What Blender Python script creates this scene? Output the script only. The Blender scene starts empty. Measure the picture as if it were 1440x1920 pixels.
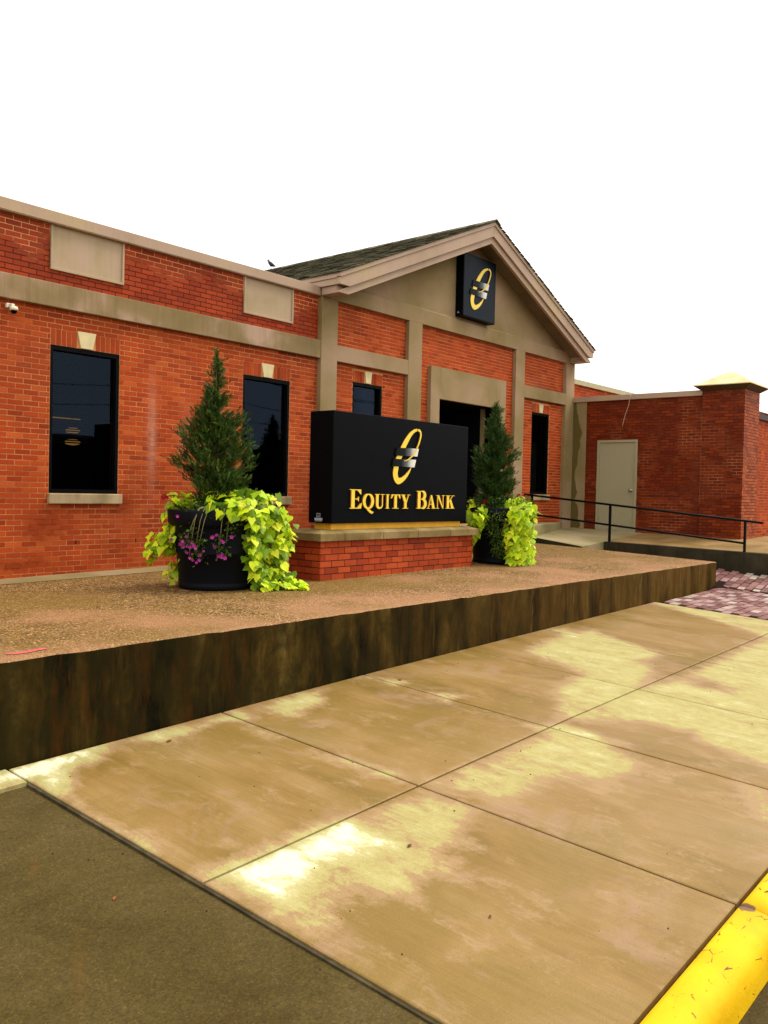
import bpy, bmesh, math, random
import numpy as np
from mathutils import Vector, Matrix, noise as mnoise
R = random.Random(7)
scene = bpy.context.scene
COL = scene.collection

# ------------------------------------------------------------------ camera
cam_d = bpy.data.cameras.new('camera'); cam = bpy.data.objects.new('camera', cam_d); COL.objects.link(cam)
YAW, PIT, ROL = math.radians(50.0154), math.radians(-1.3233), math.radians(-1.2830)
fw = Vector((math.sin(YAW)*math.cos(PIT), math.cos(YAW)*math.cos(PIT), math.sin(PIT)))
rt = Vector((math.cos(YAW), -math.sin(YAW), 0)); dn = fw.cross(rt)
r2 = rt*math.cos(ROL) + dn*math.sin(ROL); d2 = -rt*math.sin(ROL) + dn*math.cos(ROL)
CAM = Vector((0, -10.3205, 0.1068))
mw = Matrix.Identity(4)
for i in range(3):
    mw[i][0], mw[i][1], mw[i][2], mw[i][3] = r2[i], -d2[i], -fw[i], CAM[i]
cam.matrix_world = mw
cam_d.sensor_fit = 'HORIZONTAL'; cam_d.sensor_width = 36; cam_d.lens = 36*1607.07/1440
cam_d.clip_start = .05; cam_d.clip_end = 1500
scene.camera = cam

# ------------------------------------------------------------------ overcast sky, soft sun, exposure
SUN_EL, SUN_AZ = math.radians(58), math.radians(120)      # azimuth clockwise from +Y
w = bpy.data.worlds.new('World'); scene.world = w; w.use_nodes = True
nt = w.node_tree; nt.nodes.clear()
sky = nt.nodes.new('ShaderNodeTexSky'); sky.sky_type = 'NISHITA'; sky.sun_disc = False
sky.sun_elevation = SUN_EL; sky.sun_rotation = SUN_AZ; sky.dust_density = 4; sky.air_density = 1
mx = nt.nodes.new('ShaderNodeMix'); mx.data_type = 'RGBA'; mx.inputs[0].default_value = .93
mx.inputs[7].default_value = (9.6, 9.3, 8.9, 1)        # the closed cloud deck
bg = nt.nodes.new('ShaderNodeBackground'); bg.inputs[1].default_value = .1
out = nt.nodes.new('ShaderNodeOutputWorld')
nt.links.new(sky.outputs[0], mx.inputs[6]); nt.links.new(mx.outputs[2], bg.inputs[0]); nt.links.new(bg.outputs[0], out.inputs[0])
sd = bpy.data.lights.new('sun', 'SUN'); sun = bpy.data.objects.new('sun', sd); COL.objects.link(sun)
sd.energy = 1.7; sd.angle = math.radians(24); sd.color = (1, .93, .82)
sdir = Vector((math.sin(SUN_AZ)*math.cos(SUN_EL), math.cos(SUN_AZ)*math.cos(SUN_EL), math.sin(SUN_EL)))
sun.rotation_euler = sdir.to_track_quat('Z', 'Y').to_euler()
scene.view_settings.view_transform = 'Standard'; scene.view_settings.look = 'None'
scene.view_settings.exposure = .80; scene.view_settings.gamma = 1; scene.view_settings.use_curve_mapping = False

# ------------------------------------------------------------------ helpers
def tag(o, label=None, cat=None, group=None, kind=None):
    if label: o['label'] = label
    if cat: o['category'] = cat
    if group: o['group'] = group
    if kind: o['kind'] = kind
    return o
def empty(name, loc, label=None, cat=None, group=None):
    o = bpy.data.objects.new(name, None); COL.objects.link(o); o.location = loc
    o.empty_display_size = .2
    return tag(o, label, cat, group)
class MB:
    def __init__(s): s.v = []; s.f = []; s.m = []; s.r = []
    def add(s, vs, fs, m=0, r=0.):
        b = len(s.v); s.v += [tuple(p) for p in vs]
        for f in fs: s.f.append([b+i for i in f]); s.m.append(m); s.r.append(r)
    def box(s, x0, x1, y0, y1, z0, z1, m=0, r=0., back=True):
        vs = [(x0,y0,z0),(x1,y0,z0),(x1,y1,z0),(x0,y1,z0),(x0,y0,z1),(x1,y0,z1),(x1,y1,z1),(x0,y1,z1)]
        fs = [(0,1,5,4),(1,2,6,5),(3,0,4,7),(4,5,6,7),(3,2,1,0)]
        if back: fs.append((2,3,7,6))
        s.add(vs, fs, m, r)
    def prism(s, poly, axis, a0, a1, m=0, r=0.):
        """poly: 2D outline; axis 'y': (x,z) swept y a0..a1; 'x': (y,z); 'z': (x,y)"""
        def p(q, a): return {'y': (q[0], a, q[1]), 'x': (a, q[0], q[1]), 'z': (q[0], q[1], a)}[axis]
        n = len(poly); vs = [p(q, a0) for q in poly] + [p(q, a1) for q in poly]
        fs = [tuple(range(n)), tuple(range(2*n-1, n-1, -1))] + [(i, i+n, (i+1) % n+n, (i+1) % n) for i in range(n)]
        s.add(vs, fs, m, r)
    def tube(s, pts, rad, n=8, m=0, r=0., cap=True):
        pts = [Vector(p) for p in pts]; rings = []
        for i, p in enumerate(pts):
            t = (pts[min(i+1, len(pts)-1)] - pts[max(i-1, 0)]).normalized()
            a = t.orthogonal().normalized() if i == 0 else (prev - t*prev.dot(t)).normalized()
            prev = a; b = t.cross(a); rr = rad[i] if isinstance(rad, (list, tuple)) else rad
            rings.append([p + (a*math.cos(2*math.pi*k/n) + b*math.sin(2*math.pi*k/n))*rr for k in range(n)])
        vs = [q for g in rings for q in g]
        fs = [(i*n+k, i*n+(k+1) % n, (i+1)*n+(k+1) % n, (i+1)*n+k) for i in range(len(pts)-1) for k in range(n)]
        if cap: fs += [tuple(range(n-1, -1, -1)), tuple((len(pts)-1)*n+k for k in range(n))]
        s.add(vs, fs, m, r)
    def mesh(s, name, mats, smooth=False, fix=True):
        me = bpy.data.meshes.new(name); me.from_pydata(s.v, [], s.f)
        for q in (mats if isinstance(mats, (list, tuple)) else [mats]): me.materials.append(q)
        me.polygons.foreach_set('material_index', s.m)
        if any(s.r):
            at = me.attributes.new('rnd', 'FLOAT', 'FACE'); at.data.foreach_set('value', s.r)
        if smooth: me.polygons.foreach_set('use_smooth', [True]*len(me.polygons))
        if fix:
            bm = bmesh.new(); bm.from_mesh(me); bmesh.ops.recalc_face_normals(bm, faces=bm.faces); bm.to_mesh(me); bm.free()
        me.update(); return me
    def obj(s, name, mats, parent=None, smooth=False, bevel=0., fix=True, seg=2):
        o = bpy.data.objects.new(name, s.mesh(name, mats, smooth, fix)); COL.objects.link(o)
        if parent is not None: parent_to(o, parent)
        if bevel:
            b = o.modifiers.new('bevel', 'BEVEL'); b.width = bevel; b.segments = seg; b.limit_method = 'ANGLE'; b.angle_limit = math.radians(40)
        return o
def parent_to(o, p):
    """geometry is written in world metres: keep it there under a moved parent"""
    o.parent = p
    loc = Vector((0, 0, 0)); q = p
    while q is not None: loc += q.location; q = q.parent
    o.location = o.location - loc
def inst(name, me, loc, rot, scl, parent):
    o = bpy.data.objects.new(name, me); COL.objects.link(o)
    o.location = loc; o.rotation_euler = rot; o.scale = scl
    if parent is not None: parent_to(o, parent)
    return o
def lerp(a, b, t): return a + (b-a)*t

# ------------------------------------------------------------------ materials
class N:
    def __init__(s, name):
        s.m = bpy.data.materials.new(name); s.m.use_nodes = True; s.t = s.m.node_tree
        s.b = s.t.nodes['Principled BSDF']; s.out = s.t.nodes['Material Output']
        s._pos = None
    def n(s, k, **kw):
        q = s.t.nodes.new('ShaderNode'+k)
        for a, b in kw.items(): setattr(q, a, b)
        return q
    def l(s, a, b): s.t.links.new(a, b)
    def pos(s):
        if s._pos is None: s._pos = s.n('NewGeometry').outputs['Position']
        return s._pos
    def obj(s): return s.n('TexCoord').outputs['Object']
    def val(s, x, sock):
        if isinstance(x, (int, float)): sock.default_value = x
        else: s.l(x, sock)
    def math(s, op, a, b=0., c=None, clamp=False):
        q = s.n('Math', operation=op, use_clamp=clamp); s.val(a, q.inputs[0]); s.val(b, q.inputs[1])
        if c is not None: s.val(c, q.inputs[2])
        return q.outputs[0]
    def scaled(s, v, sc):
        q = s.n('VectorMath', operation='MULTIPLY'); s.l(v, q.inputs[0]); q.inputs[1].default_value = sc; return q.outputs[0]
    def noise(s, v, scale, detail=4, rough=.55, dist=0.):
        q = s.n('TexNoise'); s.l(v, q.inputs['Vector']); q.inputs['Scale'].default_value = scale
        q.inputs['Detail'].default_value = detail; q.inputs['Roughness'].default_value = rough; q.inputs['Distortion'].default_value = dist
        return q.outputs[0]
    def vor(s, v, scale, feat='F1', rnd=1.):
        q = s.n('TexVoronoi', feature=feat); s.l(v, q.inputs['Vector']); q.inputs['Scale'].default_value = scale; q.inputs['Randomness'].default_value = rnd
        return q
    def ramp(s, f, stops, interp='LINEAR'):
        q = s.n('ValToRGB'); cr = q.color_ramp; cr.interpolation = interp
        while len(cr.elements) < len(stops): cr.elements.new(.5)
        for e, (p, c) in zip(cr.elements, stops): e.position = p; e.color = (*c, 1) if not isinstance(c, (int, float)) else (c, c, c, 1)
        s.l(f, q.inputs[0]); return q.outputs[0]
    def mixc(s, f, a, b, mode='MIX'):
        q = s.n('Mix', data_type='RGBA', blend_type=mode); s.val(f, q.inputs[0])
        for x, k in ((a, 6), (b, 7)):
            if isinstance(x, (tuple, list)): q.inputs[k].default_value = (*x, 1)
            else: s.l(x, q.inputs[k])
        return q.outputs[2]
    def bump(s, h, strength=.3, dist=.01):
        q = s.n('Bump'); q.inputs['Strength'].default_value = strength; q.inputs['Distance'].default_value = dist
        s.l(h, q.inputs['Height']); s.l(q.outputs[0], s.b.inputs['Normal'])
    def set(s, col=None, rough=.7, spec=.4, metal=0.):
        if col is not None:
            if isinstance(col, (tuple, list)): s.b.inputs['Base Color'].default_value = (*col, 1)
            else: s.l(col, s.b.inputs['Base Color'])
        s.val(rough, s.b.inputs['Roughness']); s.b.inputs['Specular IOR Level'].default_value = spec; s.b.inputs['Metallic'].default_value = metal
        return s.m
    def rnd(s):
        a = s.n('Attribute', attribute_name='rnd').outputs['Fac']; o = s.n('ObjectInfo').outputs['Random']
        return s.math('FRACT', s.math('ADD', a, o))
    def xyz(s):
        q = s.n('SeparateXYZ'); s.l(s.pos(), q.inputs[0]); return q.outputs
    def gauss(s, terms):
        """exp(-sum(((v-c)/w)^2))"""
        acc = None
        for v, c, wd in terms:
            d = s.math('POWER', s.math('DIVIDE', s.math('SUBTRACT', v, c), wd), 2.)
            acc = d if acc is None else s.math('ADD', acc, d)
        return s.math('EXPONENT', s.math('MULTIPLY', acc, -1.))

def plain(name, col, rough=.6, spec=.4, metal=0., var=.12, scale=9, bump=.0, bs=40):
    q = N(name); f = q.noise(q.pos(), scale, 5)
    c = q.ramp(f, [(.25, tuple(x*(1-var) for x in col)), (.75, tuple(min(1, x*(1+var)) for x in col))])
    if bump: q.bump(q.noise(q.pos(), bs, 4), bump, .004)
    return q.set(c, rough, spec, metal)
def two_tone(name, c1, c2, c3, scale=1.1, rough=.75, bump=.12, streak=.25):
    """stucco and painted metal: soft blotches, faint run-off streaks, fine grain"""
    q = N(name); p = q.pos()
    f = q.noise(p, scale, 5, .5, .4)
    c = q.ramp(f, [(.34, c1), (.5, c2), (.66, c3)])
    st = q.noise(q.scaled(p, (5, 5, .35)), 3, 4)
    c = q.mixc(q.math('MULTIPLY', q.ramp(st, [(.45, 0.), (.75, 1.)]), streak), c, (c1[0]*.55, c1[1]*.55, c1[2]*.5))
    g = q.noise(p, 140, 3)
    c = q.mixc(.18, c, q.ramp(g, [(.3, .3), (.7, .8)]), 'OVERLAY')
    q.bump(g, bump, .003)
    return q.set(c, rough, .18)
def brick_mat(name, stops, wet=0., dark_top=False):
    q = N(name); p = q.pos(); r = q.rnd()
    c = q.ramp(r, stops)
    f = q.noise(p, 55, 5, .65)
    c = q.mixc(.5, c, q.ramp(f, [(.3, .25), (.72, .75)]), 'OVERLAY')
    big = q.noise(p, .8, 4, .55, .6)
    c = q.mixc(q.math('MULTIPLY', q.ramp(big, [(.42, 0.), (.68, 1.)]), .35+wet*.3), c, (.13, .024, .008))
    if not wet:
        X, Y, Z = q.xyz(); nz = q.noise(p, 9, 4)
        for (cx, wx, cz, wz, am) in ((7.17, .07, .85, .62, .5), (7.75, .10, .78, .45, .25), (8.2, .2, .6, .5, .3), (17.8, .3, 2.5, .3, .2)):
            e = q.math('MULTIPLY', q.math('MULTIPLY', q.gauss([(X, cx, wx), (Z, cz, wz)]), q.math('MULTIPLY', nz, 1.7)), am, clamp=True)
            c = q.mixc(e, c, (.62, .34, .24))
        for (cx, wx, cz, wz) in ((5.6, .36, -.42, .25), (6.75, .14, -.12, .14), (5.3, .5, -.9, .1), (8.7, .5, -.95, .12)):
            e = q.math('MULTIPLY', q.gauss([(X, cx, wx), (Z, cz, wz)]), q.math('MULTIPLY', nz, 1.5), clamp=True)
            c = q.mixc(e, c, (.24, .034, .005))
    hsh = q.noise(p, 90, 4)
    q.bump(hsh, .35, .004)
    return q.set(c, .62 if wet else .8, .14)
def mortar_mat(name, c1, c2, scale=1.2, lo=.4, hi=.6, stain=False, grad=False):
    q = N(name); p = q.pos(); f = q.noise(p, scale, 5, .6, .5)
    if grad: f = q.math('ADD', f, q.math('MULTIPLY', q.math('SUBTRACT', q.xyz()[2], 3.08), .55))     # the top courses have dried
    c = q.ramp(f, [(lo, c1), (hi, c2)])
    if stain:
        X, Y, Z = q.xyz(); nz = q.noise(p, 9, 4)
        for (cx, wx, cz, wz) in ((5.6, .36, -.42, .25), (6.75, .14, -.12, .14), (5.3, .5, -.9, .1), (8.7, .5, -.95, .12)):
            e = q.math('MULTIPLY', q.gauss([(X, cx, wx), (Z, cz, wz)]), q.math('MULTIPLY', nz, 2.2), clamp=True)
            c = q.mixc(e, c, (.26, .055, .012))
    q.bump(q.noise(p, 160, 3), .3, .003)
    return q.set(c, .9, .15)

RED = [(0., (.27, .030, .005)), (.12, (.36, .045, .007)), (.5, (.415, .056, .0085)), (.85, (.465, .074, .012)), (.95, (.52, .097, .02)), (1., (.36, .052, .014))]
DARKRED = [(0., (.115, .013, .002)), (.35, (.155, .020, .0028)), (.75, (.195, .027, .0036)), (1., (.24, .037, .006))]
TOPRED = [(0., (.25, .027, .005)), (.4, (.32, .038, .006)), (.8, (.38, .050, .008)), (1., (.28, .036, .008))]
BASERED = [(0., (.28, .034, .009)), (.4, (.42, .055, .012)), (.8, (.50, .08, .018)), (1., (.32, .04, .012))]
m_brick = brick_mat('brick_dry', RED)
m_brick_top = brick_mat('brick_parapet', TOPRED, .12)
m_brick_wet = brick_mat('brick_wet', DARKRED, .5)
m_brick_base = brick_mat('brick_base', BASERED, .2)
m_mort = mortar_mat('mortar_pale', (.50, .20, .07), (.68, .31, .125), 2., stain=True)
m_mort_top = mortar_mat('mortar_dark', (.09, .018, .006), (.74, .36, .15), .9, .5, .62, grad=True)
m_mort_wet = mortar_mat('mortar_wet', (.085, .017, .005), (.62, .26, .11), .9, .50, .68)
m_mort_base = mortar_mat('mortar_grey', (.035, .022, .014), (.07, .045, .025), 3.)
m_stucco = two_tone('stucco', (.215, .155, .058), (.285, .205, .098), (.37, .25, .155), .75, .85, .15, .05)
q = N('stucco_rain_stained'); p = q.pos(); X, Y, Z = q.xyz()
c = q.ramp(q.noise(p, .9, 5), [(.34, (.24, .18, .075)), (.66, (.37, .26, .16))])
e = q.math('ADD', Y, q.math('MULTIPLY', q.math('SUBTRACT', q.noise(q.scaled(p, (1, 1, 1)), 1.7, 4, .5), .5), .55))
c = q.mixc(q.ramp(q.math('ADD', e, .5), [(.22, 0.), (.245, 1.)]), c, (.115, .085, .022)); q.bump(q.noise(p, 140, 3), .15, .003); m_stucco_wet = q.set(c, .8, .15)
m_band = two_tone('stucco_band', (.21, .15, .06), (.26, .18, .085), (.42, .28, .19), 1.3, .8, .15, .35)
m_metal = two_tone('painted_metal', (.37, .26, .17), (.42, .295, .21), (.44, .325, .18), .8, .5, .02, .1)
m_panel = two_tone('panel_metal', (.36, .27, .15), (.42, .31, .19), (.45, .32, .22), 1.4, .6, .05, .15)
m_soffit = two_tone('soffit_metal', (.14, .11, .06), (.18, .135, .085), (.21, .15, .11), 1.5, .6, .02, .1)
m_key = plain('cast_stone', (.66, .56, .30), .8, .2, bump=.2)
m_sill = two_tone('sill_stone', (.22, .17, .08), (.36, .27, .15), (.44, .33, .19), 3, .8, .15, .2)
m_frame = plain('black_frame', (.003, .003, .0035), .5, .06)
m_black = plain('black_cabinet', (.0018, .0025, .0035), .45, .05)
m_navy = plain('navy_face', (.004, .009, .016), .4, .08)
m_dark = plain('dark_interior', (.004, .004, .005), .9, .05)  # near-black surfaces: the shade of unlit interiors put into the colour
m_rail = plain('rail_paint', (.003, .004, .004), .45, .08)
m_cap = two_tone('cap_stone', (.15, .10, .034), (.22, .155, .055), (.30, .22, .10), 2.5, .75, .25, .2)
m_goldtrim = plain('gold_trim', (.86, .46, .03), .45, .25)
m_gold = plain('gold_face', (.86, .63, .05), .4, .4, var=.08)
m_goldside = plain('gold_side', (.42, .13, .02), .5, .4)
m_white = plain('white_plastic', (.72, .68, .50), .45, .4)
m_decal = plain('grey_decal', (.40, .46, .47), .5, .3)
m_door = two_tone('door_paint', (.30, .275, .155), (.33, .30, .175), (.35, .31, .19), .7, .5, .03, .04)
m_piercap = two_tone('pier_cap', (.62, .45, .22), (.70, .53, .29), (.76, .61, .37), 1.5, .7, .05, .1)
m_pot = N('pot_plastic'); m_pot.bump(m_pot.noise(m_pot.pos(), 60, 3), .08, .003); m_pot = m_pot.set((.0035, .0048, .0075), .55, .10)
m_soil = plain('soil', (.02, .014, .008), .95, .1, bump=.8, bs=60)
m_bark = plain('bark', (.09, .05, .025), .9, .1, bump=.8, bs=50)
m_bird = plain('bird_feathers', (.008, .008, .014), .6, .3)
m_steel = plain('knob_steel', (.35, .30, .22), .3, .5, 1.)
m_cable = plain('cable', (.6, .5, .35), .6, .3)
m_roof_flat = plain('roof_membrane', (.2, .19, .18), .9, .1)

q = N('glass_dark'); q.t.nodes.remove(q.b)
tr = q.n('BsdfTransparent'); tr.inputs[0].default_value = (.30, .34, .38, 1)
gl = q.n('BsdfGlossy'); gl.inputs[0].default_value = (.50, .68, 1, 1); gl.inputs[1].default_value = .015
fr = q.n('LayerWeight'); fr.inputs[0].default_value = .25
ms = q.n('MixShader'); q.l(q.math('MULTIPLY_ADD', fr.outputs['Fresnel'], .08, .013), ms.inputs[0]); q.l(tr.outputs[0], ms.inputs[1]); q.l(gl.outputs[0], ms.inputs[2]); q.l(ms.outputs[0], q.out.inputs[0])
m_glass = q.m
q = N('lamp_glow'); q.b.inputs['Emission Color'].default_value = (1, .42, .07, 1); q.b.inputs['Emission Strength'].default_value = 1.0; m_glow = q.set((.8, .5, .2))
m_blind = plain('blind', (.30, .34, .38), .7, .2)

q = N('shingle'); r_ = q.rnd(); c = q.ramp(r_, [(0., (.022, .020, .012)), (.4, (.065, .060, .036)), (.75, (.115, .105, .065)), (1., (.17, .155, .105))])
g_ = q.noise(q.pos(), 160, 3, .7); c = q.mixc(.6, c, q.ramp(g_, [(.3, .15), (.7, .9)]), 'OVERLAY'); q.bump(g_, .6, .004); m_shingle = q.set(c, .95, .04)
# bars of the emblem: a printed fade from black to pale silver, along the object's own x
q = N('silver_fade'); sx = q.n('SeparateXYZ'); q.l(q.n('TexCoord').outputs['Generated'], sx.inputs[0])
m_fade = q.set(q.ramp(sx.outputs[0], [(.0, (.002, .003, .003)), (.4, (.008, .010, .012)), (.62, (.12, .14, .14)), (.8, (.62, .64, .6)), (1., (.82, .82, .76))]), .45, .08)

# ground materials
def aggregate():
    q = N('exposed_aggregate'); p = q.pos()
    v = q.vor(p, 58); v2 = q.vor(p, 21); big = q.noise(p, .55, 5, .55, .6)
    wn = q.n('TexWhiteNoise'); q.l(v.outputs['Position'], wn.inputs[0])
    wn2 = q.n('TexWhiteNoise'); q.l(v2.outputs['Position'], wn2.inputs[0])
    c = q.ramp(wn.outputs['Value'], [(0., (.05, .022, .004)), (.2, (.18, .090, .020)), (.5, (.31, .165, .048)), (.75, (.40, .225, .078)), (.93, (.48, .30, .12)), (1., (.64, .48, .25))])
    c = q.mixc(q.ramp(v.outputs['Distance'], [(.35, 0.), (.7, .85)]), c, (.05, .028, .008))
    c = q.mixc(.55, c, q.ramp(wn2.outputs['Value'], [(0., .22), (.5, .5), (1., .78)]), 'OVERLAY')
    c = q.mixc(q.ramp(big, [(.42, .0), (.62, .6)]), c, (.19, .115, .024))
    c = q.mixc(q.ramp(q.math('ADD', q.noise(p, .8, 4), q.math('MULTIPLY', q.math('SUBTRACT', -3.1, q.xyz()[1]), .09)), [(.50, 0.), (.72, .5)]), c, (.42, .205, .11))
    q.bump(q.math('SUBTRACT', 1., v.outputs['Distance']), .9, .012)
    return q.set(c, q.ramp(big, [(.42, .75), (.62, .55)]), .16)
m_agg = aggregate()
def sidewalk_mat():
    q = N('concrete_slab'); p = q.pos(); dry = q.n('Attribute', attribute_name='dry').outputs['Fac']
    def cen(v, k): return q.math('MULTIPLY', q.math('SUBTRACT', v, .5), k)
    ns = q.noise(q.scaled(p, (1.6, .9, 1)), 2.4, 9, .66, .7); n2 = q.noise(q.scaled(p, (1.3, .8, 1)), 8, 6, .7, .5); n4 = q.noise(p, 42, 4, .7)
    n3 = q.noise(q.scaled(p, (1.7, .6, 1)), 1.3, 6, .55, .6); n5 = q.noise(p, .75, 5, .55, 1.); fine = q.noise(p, 210, 3, .75); brush = q.noise(q.scaled(p, (75, 2.2, 2)), 1., 4, .6)
    t = q.math('ADD', dry, q.math('ADD', cen(ns, 1.), q.math('ADD', cen(n2, .85), cen(n4, .34))))
    wetc = q.ramp(n3, [(.28, (.155, .098, .019)), (.42, (.222, .132, .036)), (.54, (.256, .157, .052)), (.70, (.28, .188, .080))])
    wetc = q.mixc(q.ramp(n5, [(.44, 0.), (.60, .7)]), wetc, (.185, .120, .026))
    wetc = q.mixc(q.ramp(q.noise(p, 1.9, 6, .6, .8), [(.55, 0.), (.68, .6)]), wetc, (.30, .185, .110))
    damp = q.mixc(q.ramp(t, [(.06, 0.), (.30, .85)]), wetc, (.315, .205, .10))
    dryc = q.ramp(t, [(.40, (.315, .235, .10)), (.46, (.33, .270, .105)), (.60, (.355, .310, .120)), (.78, (.40, .36, .165)), (.90, (.56, .51, .29)), (1., (.70, .66, .46))])
    c = q.mixc(q.ramp(t, [(.385, 0.), (.415, 1.)]), damp, dryc)
    c = q.mixc(.42, c, q.ramp(fine, [(.3, .22), (.7, .78)]), 'OVERLAY')
    c = q.mixc(.22, c, q.ramp(brush, [(.3, .3), (.7, .7)]), 'OVERLAY')
    spot = q.vor(p, 9); c = q.mixc(q.math('MULTIPLY', q.ramp(spot.outputs['Distance'], [(.02, 1.), (.05, 0.)]), .7), c, (.09, .05, .018))
    q.bump(q.math('ADD', q.math('MULTIPLY', fine, .5), brush), .16, .003)
    return q.set(c, q.ramp(t, [(.25, .40), (.45, .85)]), .16)
m_slab = sidewalk_mat()
def asphalt(name, k, warm):
    q = N(name); p = q.pos(); v = q.vor(p, 120)
    wn = q.n('TexWhiteNoise'); q.l(v.outputs['Position'], wn.inputs[0])
    big = q.noise(p, 1.3, 7, .62, .6)
    c = q.ramp(big, [(.3, (.050*k, .032*k, .006*k)), (.42, (.064*k, .045*k, .010*k)), (.55, (.080*k, .056*k, .016*k)), (.7, (.096*k, .066*k, .026*k))])
    c = q.mixc(.45, c, q.ramp(wn.outputs['Value'], [(0., .2), (.6, .5), (.94, .64), (.975, .95), (1., 1.)]), 'OVERLAY')
    c = q.mixc(.35, c, q.ramp(q.noise(p, 34, 5, .7), [(.3, .25), (.7, .75)]), 'OVERLAY')
    c = q.mixc(q.ramp(q.noise(q.scaled(p, (1.6, .8, 1)), 1.7, 3, .4), [(.66, 0.), (.8, warm)]), c, (.11, .05, .008))
    X, Y, Z = q.xyz(); nr = q.noise(p, 14, 4, .6)
    for (cx, cy, wx, wy) in ((1.95, -7.05, .035, .17), (1.45, -6.2, .06, .22), (2.25, -6.1, .03, .10)):
        e = q.math('MULTIPLY', q.gauss([(q.math('ADD', X, q.math('MULTIPLY', Y, -.55)), cx-.55*cy, wx), (Y, cy, wy)]), q.math('MULTIPLY', nr, .85*warm), clamp=True)
        c = q.mixc(e, c, (.13, .055, .007))
    q.bump(q.noise(p, 130, 3, .7), .5, .004)
    return q.set(c, .8, .12)
m_asph = asphalt('wet_asphalt', 1., .55); m_road = asphalt('road_asphalt', .7, .1)
def wall_mat():
    q = N('stained_concrete'); p = q.pos(); X, Y, Z = q.xyz()
    wob = q.noise(p, 3.2, 4, .6)                                             # streaks wander as they run down
    wx = q.math('ADD', X, q.math('MULTIPLY', wob, .10)); cv = q.n('CombineXYZ'); q.l(wx, cv.inputs[0]); q.l(Y, cv.inputs[1]); q.l(Z, cv.inputs[2]); pw = cv.outputs[0]
    s1 = q.noise(q.scaled(pw, (.85, 1, .24)), 3, 7, .62, .1); s2 = q.noise(q.scaled(pw, (3.6, 1, .5)), 3, 6, .65); s3 = q.noise(q.scaled(pw, (4.6, 1, .55)), 3, 4, .6); b = q.noise(p, 3.2, 7, .7, .3)
    c = q.ramp(s1, [(.36, (.0035, .003, .0007)), (.46, (.018, .0125, .002)), (.54, (.046, .027, .004)), (.65, (.086, .057, .011)), (.8, (.13, .10, .03))])
    c = q.mixc(q.ramp(s2, [(.50, 0.), (.64, .85)]), c, (.045, .0165, .0022))
    c = q.mixc(q.ramp(s3, [(.58, 0.), (.74, .5)]), c, (.085, .048, .009))
    c = q.mixc(q.ramp(b, [(.42, 0.), (.6, .75)]), c, (.015, .012, .002))
    far = q.math('MULTIPLY', q.math('SUBTRACT', X, 6.), .13, clamp=True)      # the growth thins out along the wall
    c = q.mixc(q.math('MULTIPLY', far, q.ramp(s1, [(.38, 0.1), (.62, .75)])), c, (.14, .078, .014))
    c = q.mixc(q.math('MULTIPLY', far, q.ramp(s3, [(.42, .0), (.62, .6)])), c, (.075, .028, .003))
    c = q.mixc(q.math('MULTIPLY', far, q.ramp(s2, [(.6, .0), (.72, .8)])), c, (.17, .13, .04))
    q.bump(b, .5, .008)
    return q.set(c, .85, .06)
m_wall = wall_mat()
m_curbdark = two_tone('dark_curb', (.018, .016, .007), (.030, .025, .011), (.05, .04, .02), 2., .7, .2, .5)
m_edge = two_tone('dark_edge', (.03, .024, .010), (.055, .042, .018), (.09, .07, .035), 6., .8, .2, .3)
m_conc = two_tone('green_concrete', (.20, .17, .075), (.27, .225, .105), (.33, .26, .15), 1.1, .6, .1, .1)
m_strip = two_tone('mow_strip', (.20, .16, .07), (.25, .19, .085), (.29, .21, .12), 1.4, .65, .15, .1)
m_ramp = two_tone('ramp_concrete', (.17, .105, .03), (.24, .145, .05), (.30, .19, .075), 1.2, .65, .2, .1)
q = N('yellow_paint'); p = q.pos()
ch = q.noise(p, 9, 7, .7, 1.2); cr = q.vor(q.scaled(p, (7, 15, 12)), 1., 'DISTANCE_TO_EDGE'); nz = q.noise(p, 11, 4, .6)
c = q.mixc(q.ramp(q.noise(p, 2.2, 6, .65), [(.55, 0.), (.8, .35)]), q.ramp(q.noise(p, 3, 5), [(.3, (.62, .36, .0)), (.7, (.78, .49, .003))]), (.42, .25, .04))
c = q.mixc(q.math('MULTIPLY', q.ramp(cr.outputs['Distance'], [(.012, 1.), (.03, 0.)]), q.ramp(nz, [(.56, 0.), (.60, 1.)])), c, (.13, .05, .006))
c = q.mixc(q.ramp(q.noise(q.scaled(p, (3, 9, 9)), 5, 6, .6, 1.5), [(.67, 0.), (.70, 1.)]), c, (.17, .10, .05))
X, Y, Z = q.xyz(); e = q.gauss([(X, 4.505, .05), (q.math('ADD', Y, q.math('MULTIPLY', nz, .1)), -8.95, .06)])
c = q.mixc(q.ramp(q.math('MULTIPLY', e, q.math('MULTIPLY', ch, 2.)), [(.42, 0.), (.5, 1.)]), c, (.19, .11, .06))
q.bump(ch, .6, .008); m_yel = q.set(c, .6, .15)
q = N('paver'); c = q.ramp(q.rnd(), [(0., (.10, .035, .028)), (.3, (.20, .085, .07)), (.55, (.26, .12, .105)), (.8, (.33, .2, .2)), (1., (.46, .38, .30))])
n_ = q.noise(q.pos(), 40, 5, .6); c = q.mixc(.5, c, q.ramp(n_, [(.3, .25), (.7, .75)]), 'OVERLAY'); q.bump(n_, .4, .005); m_paver = q.set(c, .45, .4)
m_joint = plain('paver_joint', (.018, .010, .007), .9, .05)
m_pink = plain('pink_paint', (.7, .10, .14), .7, .2)
m_leafdry = plain('dry_leaf', (.22, .07, .02), .8, .2)

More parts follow.
